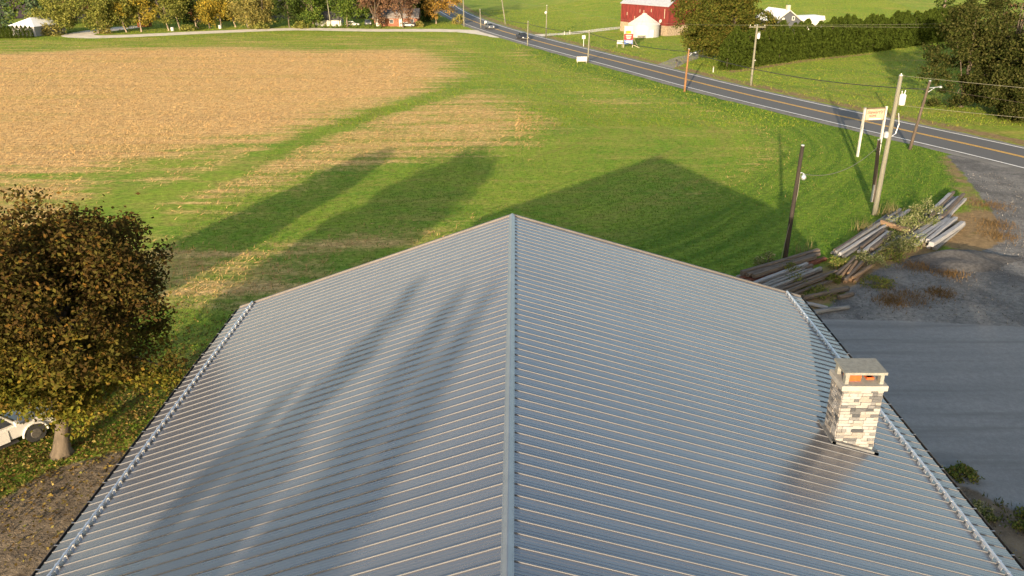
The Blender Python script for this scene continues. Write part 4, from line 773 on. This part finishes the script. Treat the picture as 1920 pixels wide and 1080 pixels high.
# ---------------------------------------------------------------- vehicles
TYRE = mat('tyre', (.03, .03, .03), .85, var=.2); RIM = mat('rim', (.13, .12, .11), .5, .5, .3, 12); GLASS = mat('car_glass', (.02, .025, .03), .08, 0, .1, spec=.6)
LAMPR = mat('tail_lamp', (.35, .02, .02), .3); LAMPW = mat('head_lamp', (.7, .7, .68), .2)
def vehicle(name, label, loc, rz, paint, kind='suv', s=1., group=None):
    """faces local +x"""
    T = thing(name, label, 'pickup' if kind == 'pickup' else 'car', (*loc, 0), rz, group)
    if kind == 'pickup':
        L, Wd = 5.7, 1.95; lower = [(-2.8, .5), (-2.85, 1.05), (-.75, 1.08), (1.15, 1.10), (2.6, 1.02), (2.8, .85), (2.82, .5)]; cab = [(-.85, 1.08), (-.72, 1.82), (.55, 1.84), (1.25, 1.10)]; wx = (-1.75, 1.75); wr = .40
    elif kind == 'suv':
        L, Wd = 4.7, 1.85; lower = [(-2.3, .42), (-2.35, .98), (1.0, 1.02), (2.1, .92), (2.32, .7), (2.3, .42)]; cab = [(-2.28, 1.0), (-2.0, 1.66), (.25, 1.70), (1.05, 1.02)]; wx = (-1.4, 1.42); wr = .36
    else:
        L, Wd = 4.6, 1.8; lower = [(-2.25, .38), (-2.3, .9), (-1.5, .95), (1.0, .94), (2.05, .82), (2.3, .62), (2.25, .38)]; cab = [(-1.75, .93), (-1.0, 1.40), (.2, 1.42), (1.0, .94)]; wx = (-1.35, 1.4); wr = .33
    def shell(poly, w0, w1):
        k = len(poly); zs = [z for _, z in poly]; z0, z1 = min(zs), max(zs); mb = MB()
        for sgn_ in (-1, 1): mb.v += [(x*s, sgn_*(w0+(w1-w0)*(z-z0)/(z1-z0))/2*s, z*s) for x, z in poly]
        mb.f = [tuple(range(k)), tuple(range(2*k-1, k-1, -1))]+[(i, k+i, k+(i+1) % k, (i+1) % k) for i in range(k)]; return mb
    def bev(o, w_=.06):
        m_ = o.modifiers.new('bevel', 'BEVEL'); m_.width = w_*s; m_.segments = 3; m_.limit_method = 'ANGLE'; return o
    bev(shell(lower, Wd*.97, Wd).build('body', paint, T)); bev(shell(cab, Wd*.95, Wd*.74).build('cab', paint, T))
    x0, x1 = cab[0][0], cab[-1][0]; t0, t1 = cab[1], cab[2]; zb, zt = cab[0][1]+.07, t0[1]-.1
    for sg in (-1, 1):
        wb, wt = Wd*.95/2-.005, Wd*.745/2+.03
        lr = lambda a, b, f_: a+(b-a)*f_
        xs_ = [(lr(x0, t0[0], .15)+.14, lr(x0, t0[0], .85)+.12), (lr(x1, t1[0], .15)-.14, lr(x1, t1[0], .85)-.1)]
        mid = (t0[0]+t1[0])/2
        for (ab, at, bb_, bt) in ((xs_[0][0], xs_[0][1], mid-.05, mid-.05), (mid+.05, mid+.05, xs_[1][0], xs_[1][1])):
            MB().add([(ab*s, sg*wb*s, zb*s), (bb_*s, sg*wb*s, zb*s), (bt*s, sg*wt*s, zt*s), (at*s, sg*wt*s, zt*s), (ab*s, sg*(wb-.03)*s, zb*s), (bb_*s, sg*(wb-.03)*s, zb*s), (bt*s, sg*(wt-.03)*s, zt*s), (at*s, sg*(wt-.03)*s, zt*s)], [(0, 1, 2, 3), (4, 7, 6, 5), (0, 4, 5, 1), (1, 5, 6, 2), (2, 6, 7, 3), (3, 7, 4, 0)]).build('side_window', GLASS, T)
        d_ = MB().box(((mid+.35)*s, sg*(Wd/2+.004)*s, .74*s), (1.0*s, .02*s, .5*s)).build('door', paint, T); MB().box(((mid-.02)*s, sg*(Wd/2+.03)*s, .9*s), (.16*s, .03*s, .04*s)).build('handle', GLASS, d_)
        mi_ = MB().box(((x1-.15)*s, sg*(Wd/2+.10)*s, (cab[0][1]+.12)*s), (.14*s, .22*s, .20*s)).build('mirror', paint, T)
        for xx in wx:
            w_ = MB().tube([(xx*s, sg*(Wd/2-.20)*s, wr*s), (xx*s, sg*(Wd/2+.03)*s, wr*s)], wr*s, 20).build('wheel', TYRE, T, False)
            MB().tube([(xx*s, sg*(Wd/2)*s, wr*s), (xx*s, sg*(Wd/2+.045)*s, wr*s)], [wr*.62*s, wr*.50*s], 14).build('rim', RIM, w_)
            arch = [(xx*s+math.cos(a_)*(wr+.09)*s, sg*(Wd/2+.012)*s, wr*s+math.sin(a_)*(wr+.09)*s) for a_ in [math.pi*j/10 for j in range(11)]]
            MB().tube(arch, .05*s, 6).build('wheel_arch', paint, T)
        MB().box((lower[-2][0]*s-.02, sg*Wd*.36*s, .78*s), (.10*s, .34*s, .17*s)).build('headlight', LAMPW, T); MB().box((lower[1][0]*s+.02, sg*Wd*.40*s, .85*s), (.10*s, .22*s, .22*s)).build('tail_light', LAMPR, T)
    for a_, b_, nm in ((cab[-1], cab[-2], 'windscreen'), (cab[0], cab[1], 'rear_window')):
        o_ = .035 if nm == 'windscreen' else -.035; pa_, pb_ = (a_[0]+(b_[0]-a_[0])*.14+o_, a_[1]+(b_[1]-a_[1])*.14), (a_[0]+(b_[0]-a_[0])*.88+o_, a_[1]+(b_[1]-a_[1])*.88)
        MB().add([(pa_[0]*s, -.76*s, pa_[1]*s), (pa_[0]*s, .76*s, pa_[1]*s), (pb_[0]*s, .62*s, pb_[1]*s), (pb_[0]*s, -.62*s, pb_[1]*s), ((pa_[0]-o_)*s, -.76*s, pa_[1]*s), ((pa_[0]-o_)*s, .76*s, pa_[1]*s), ((pb_[0]-o_)*s, .62*s, pb_[1]*s), ((pb_[0]-o_)*s, -.62*s, pb_[1]*s)], [(0, 1, 2, 3), (4, 7, 6, 5), (0, 4, 5, 1), (1, 5, 6, 2), (2, 6, 7, 3), (3, 7, 4, 0)]).build(nm, GLASS, T)
    if kind == 'pickup':
        MB().box((-1.85*s, 0, 1.0*s), (1.9*s, Wd*.84*s, .2*s)).build('bed', TYRE, T)
        for sg in (-1, 1): MB().box((.0, sg*(Wd/2-.02)*s, .40*s), (2.1*s, .2*s, .06*s)).build('running_board', TYRE, T)
    for x_ in (lower[0][0], lower[-1][0]): MB().box((x_*s, 0, .5*s), (.14*s, Wd*.96*s, .2*s)).build('bumper', mat('bumper_plastic', (.10, .10, .10), .5), T)
    return T
CW = mat('white_car_paint', (.50, .49, .47), .3, 0, .03, spec=.5); CD = mat('dark_blue_car_paint', (.03, .035, .05), .25, .2, .05, spec=.5); CS = mat('silver_car_paint', (.16, .18, .21), .3, .5, .05, spec=.5)
hd = math.atan2(.8, .6)
vehicle('pickup_truck', 'white pickup truck parked behind the maple at the left edge', (-22.9, 30.1), hd, CW, 'pickup', 1.06)
rdir = math.atan2(20.8, -6.7)
vehicle('pickup_truck', 'dark blue pickup driving on the road', (1.6, 201.6), rdir+math.pi, CD, 'pickup', .86)
vehicle('silver_car', 'silver car on the road near the lane junction', (-6.9, 228.5), rdir+math.pi, CS, 'suv', .86)
vehicle('white_suv', 'white suv parked between the trees right of the garage', (-44.6, 236), R(10), CW, 'suv', .8)
vehicle('white_suv', 'white suv parked in front of the brick house', (-29.3, 233.4), R(15), CW, 'suv', .8)
vehicle('dark_car', 'dark car parked beside the brick house', (-27.0, 236.0), R(8), CD, 'sedan', .8)
vehicle('white_car', 'white and dark car parked left of the brown trees', (-41.0, 240), R(-75), CS, 'suv', .8)

# ---------------------------------------------------------------- far buildings
WHITEW = mat('white_wall', (.46, .45, .42), .7, var=.06, scale=1); WROOF = mat('white_metal_roof', (.74, .75, .77), .45, .1, .04, 2); REDB = mat('barn_red', (.125, .019, .016), .85, var=.3, scale=1.5, bump=.4, stretch=(1, 1, .3)); STONE = mat('field_stone', (.24, .19, .13), .95, var=.3, scale=2.5, bump=.6)
BRICK = mat('brick_wall', (.19, .08, .05), .9, var=.2, scale=3, bump=.3); DROOF = mat('dark_shingle', (.06, .06, .065), .9, var=.2, scale=3); GRS = mat('blue_grey_siding', (.06, .066, .078), .7, var=.08, scale=2); ORS = mat('orange_board', (.26, .09, .03), .8, var=.15, scale=2); TINR = mat('tin_roof', (.45, .47, .50), .4, .4, .1, 2)
def house(name, label, loc, rz, w_, d_, h_, rise, wallm, roofm, cat='house', over=.3, openings=(), trim=WHITEP, base=None, hip=0):
    """origin at the front wall's middle; front faces local -y, ridge along x"""
    T = thing(name, label, cat, (*loc, 0), rz)
    pk = h_+(rise if not hip else -.05); poly = [(0, 0), (d_, 0), (d_, h_), (d_/2, pk), (0, h_)]
    MB().add([(-w_/2, y, z) for y, z in poly]+[(w_/2, y, z) for y, z in poly], [(0, 1, 2, 3, 4), (9, 8, 7, 6, 5)]+[(i, 5+i, 5+(i+1) % 5, (i+1) % 5) for i in range(5)]).build('wall', wallm, T)
    s_ = rise/(d_/2); o = over
    if hip:
        z0 = h_-.1; zt_ = h_+rise
        MB().add([(-w_/2-o, -o, z0), (w_/2+o, -o, z0), (w_/2+o, d_+o, z0), (-w_/2-o, d_+o, z0), (-w_/2+hip, d_/2, zt_), (w_/2-hip, d_/2, zt_)], [(0, 3, 2, 1), (0, 1, 5, 4), (1, 2, 5), (2, 3, 4, 5), (3, 0, 4)]).build('roof', roofm, T)
    for sg in (0, 1) if not hip else ():
        y0, y1 = (-o, d_/2) if sg == 0 else (d_+o, d_/2); z0, z1 = h_-s_*o, h_+rise; th = .12
        MB().add([(-w_/2-o, y0, z0+.02), (w_/2+o, y0, z0+.02), (w_/2+o, y1, z1+.02), (-w_/2-o, y1, z1+.02), (-w_/2-o, y0, z0+th), (w_/2+o, y0, z0+th), (w_/2+o, y1, z1+th), (-w_/2-o, y1, z1+th)], [(0, 3, 2, 1), (4, 5, 6, 7), (0, 1, 5, 4), (1, 2, 6, 5), (2, 3, 7, 6), (3, 0, 4, 7)]).build('roof', roofm, T)
    if base: MB().box((0, d_/2, base/2), (w_+.08, d_+.08, base)).build('foundation', STONE, T)
    for nm, x, z, ww, hh, m_ in openings:
        wn_ = MB().box((x, -.03, z), (ww+.16, .06, hh+.16)).build(nm, trim, T); MB().box((x, -.045, z), (ww, .07, hh)).build('pane' if nm == 'window' else 'leaf', m_, wn_)
    return T
WG = mat('window_glass', (.05, .06, .07), .1, 0, .1, spec=.6)
# barn: front wall from (28.9,222.7) to (36.7,209)
bx0, by0, bx1, by1 = 27.0, 222.9, 36.7, 209.3; br = math.atan2(by1-by0, bx1-bx0); bl = math.hypot(bx1-bx0, by1-by0)
barn = house('red_barn', 'weathered red barn with grey metal roof behind the grain bin', ((bx0+bx1)/2, (by0+by1)/2), br, bl, 11, 6.9, 3.8, REDB, TINR, 'barn', .25, (), CREAM, 2.35)
for x, z in ((-6, 4.4), (-3.2, 3.6), (-1.4, 5.3), (.0, 5.2), (2.6, 5.6), (7.2, 5.1)): MB().box((x, -.03, z), (.16, .08, .75 if x < 7 else 2.2)).build('vent_slit', CREAM, barn)
MB().lathe([(.42, -.03), (.42, .03)], (0, 0, 0), 14).build('satellite_dish', WHITEP, barn, False, (6.4, -.5, 3.4)).rotation_euler = (R(70), 0, 0)
MB().tube([(6.4, 0, 3.2), (6.4, -.45, 3.4)], .04, 6).build('dish_bracket', STEEL, barn)
MB().box((2.5, -.05, 1.2), (2.6, .08, 2.2)).build('door', WOOD_D, barn)
for i in range(1, 24): MB().box((-bl/2+i*bl/24, -.012, 4.6), (.05, .035, 4.4)).build('batten', REDB, barn)
gb = thing('grain_bin', 'round white grain bin with conical roof in front of the red barn', 'grain bin', (30.9, 208.4, 0))
prof = [(3.75, 0)]
for i in range(9): prof += [(3.78, .16+.3*i), (3.70, .31+.3*i)]
MB().lathe(prof+[(3.72, 2.85)], n=40).build('bin_wall', mat('white_corrugated', (.40, .395, .38), .45, .15, .05, 2), gb, True)
MB().lathe([(3.85, 2.8), (3.86, 2.86), (.55, 5.05), (.5, 5.1)], n=40).build('bin_roof', mat('white_bin_roof', (.46, .46, .455), .45, .15, .05, 2), gb)
MB().lathe([(.58, 5.02), (.6, 5.3), (.5, 5.36), (.05, 5.45)], n=16).build('bin_cap', mat('pinkish_cap', (.55, .42, .38), .6), gb)
for i in range(20):
    a = 2*math.pi*i/20; MB().tube([(3.84*math.cos(a), 3.84*math.sin(a), 2.9), (.6*math.cos(a), .6*math.sin(a), 5.06)], .035, 4).build('roof_rib', WHITEP, gb)
MB().box((1.4, -3.72, 1.0), (.9, .08, 1.7)).build('door', WHITEW, gb)
# grey farmhouse behind the hedge: gable to the viewer
gh = thing('grey_farmhouse', 'dark grey farmhouse with white metal roof and brick chimney behind the hedge', 'house', (64.9, 206.6, 0), R(12))
ga = [(-3.4, 0), (3.4, 0), (3.4, 3.75), (0, 6.1), (-3.4, 3.75)]; MB().prism(ga, 0, 10).build('wall', GRS, gh)
for sg in (-1, 1):
    MB().add([(sg*3.75, -.35, 3.55), (0, -.35, 6.14), (0, 10.3, 6.14), (sg*3.75, 10.3, 3.55), (sg*3.75, -.35, 3.72), (0, -.35, 6.31), (0, 10.3, 6.31), (sg*3.75, 10.3, 3.72)], [(0, 1, 2, 3), (4, 7, 6, 5), (0, 4, 5, 1), (1, 5, 6, 2), (2, 6, 7, 3), (3, 7, 4, 0)]).build('roof', WROOF, gh)
    MB().tube([(sg*3.7, -.4, 3.58), (0, -.4, 6.18)], .13, 6).build('bargeboard', WHITEP, gh)
chm = MB().box((.05, .8, 6.6), (.75, .75, 1.3)).build('chimney', mat('pale_brick', (.50, .36, .28), .9, var=.15, scale=4), gh); MB().box((.05, .8, 7.28), (.85, .85, .1)).build('chimney_top', CONC, chm)
wd_ = MB().box((1.25, -.03, 4.35), (.75, .08, .95)).build('window', WHITEP, gh); MB().box((1.25, -.05, 4.35), (.40, .09, .62)).build('pane', WG, wd_)
MB().tube([(-1.3, -.06, 4.2), (-1.3, .02, 4.2)], .34, 16).build('round_vent', WHITEP, gh); MB().tube([(-1.2, -.06, 2.6), (-1.2, .02, 2.6)], .3, 16).build('round_vent', WHITEP, gh)
wg = MB().box((6.6, 3.0, 1.9), (6.4, 4.2, 3.8)).build('wing', WHITEW, gh); MB().prism([(3.3, 3.75), (10.1, 3.75), (9.8, 4.7), (3.3, 4.55)], .6, 5.4).build('wing_roof', WROOF, gh)
house('white_roof_house', 'low house with white hipped metal roof behind the arborvitae screen', (-114.6, 212.2), R(70), 9.0, 7.5, 2.4, 1.7, mat('shaded_house_wall', (.30, .30, .31), .8, var=.1, scale=1), WROOF, 'house', .5, (('window', 2.2, 1.3, 1.0, 1.0, WG), ('door', 4.0, 1.05, .9, 1.9, WHITEP), ('window', -2.0, 1.3, 1.4, 1.0, WG)), hip=2.6)  # wall colour darkened to carry the shade on this front
house('white_garage', 'white double garage with dark roof under the green maple', (-51.2, 236.2), R(0), 7.0, 5, 1.75, 1.9, WHITEW, DROOF, 'garage', .3, (('garage_door', -1.7, .8, 2.2, 1.5, WHITEP), ('garage_door', 1.4, .8, 2.2, 1.5, WHITEP)), CREAM)
house('brick_house', 'brick house with white porch door half hidden by brown trees', (-32.6, 235.6), R(0), 11.8, 7, 2.35, 2.0, BRICK, mat('grey_shingle', (.22, .20, .19), .9, var=.15), 'house', .4, (('window', -1.2, 1.35, .9, .9, WG), ('door', -4.8, 1.05, 1.0, 1.9, WHITEP), ('window', 4.4, 1.35, .9, .9, WG), ('door', 1.4, 1.05, .9, 1.9, WHITEP), ('window', -3.4, 1.35, .6, .9, WG)))
house('orange_shed', 'small orange board shed under the trees', (-100.9, 233), R(-8), 2.6, 2.8, 1.45, .6, ORS, mat('orange_brown_roof', (.30, .14, .07), .8), 'shed', .1, (('door', -.1, .75, .9, 1.3, ORS),), ORS)
house('orange_cabin', 'orange-roofed cabin glimpsed between the yellow trees', (-92, 250), R(10), 4.2, 3.5, 2.2, 1.6, mat('dark_cabin_wall', (.10, .08, .07), .8), ORS, 'cabin', .3, (('window', 0, 1.3, .8, .8, WG),))
for i, (x, y, lb) in enumerate([(-88.4, 222.0, 'white plastic barrel beside the pale forked trunk'), (-78.2, 228.3, 'white box-shaped bin on the grass left of the pale willow')]):
    o = thing('white_bin', lb, 'bin', (x, y, 0)); MB().lathe([(.36, 0), (.42, .1), (.42, .8), (.38, .88)], n=14).build('bin_body', WHITEP, o, True); MB().lathe([(.44, .86), (.44, .94), (.2, 1.0)], n=14).build('lid', STEEL, o)
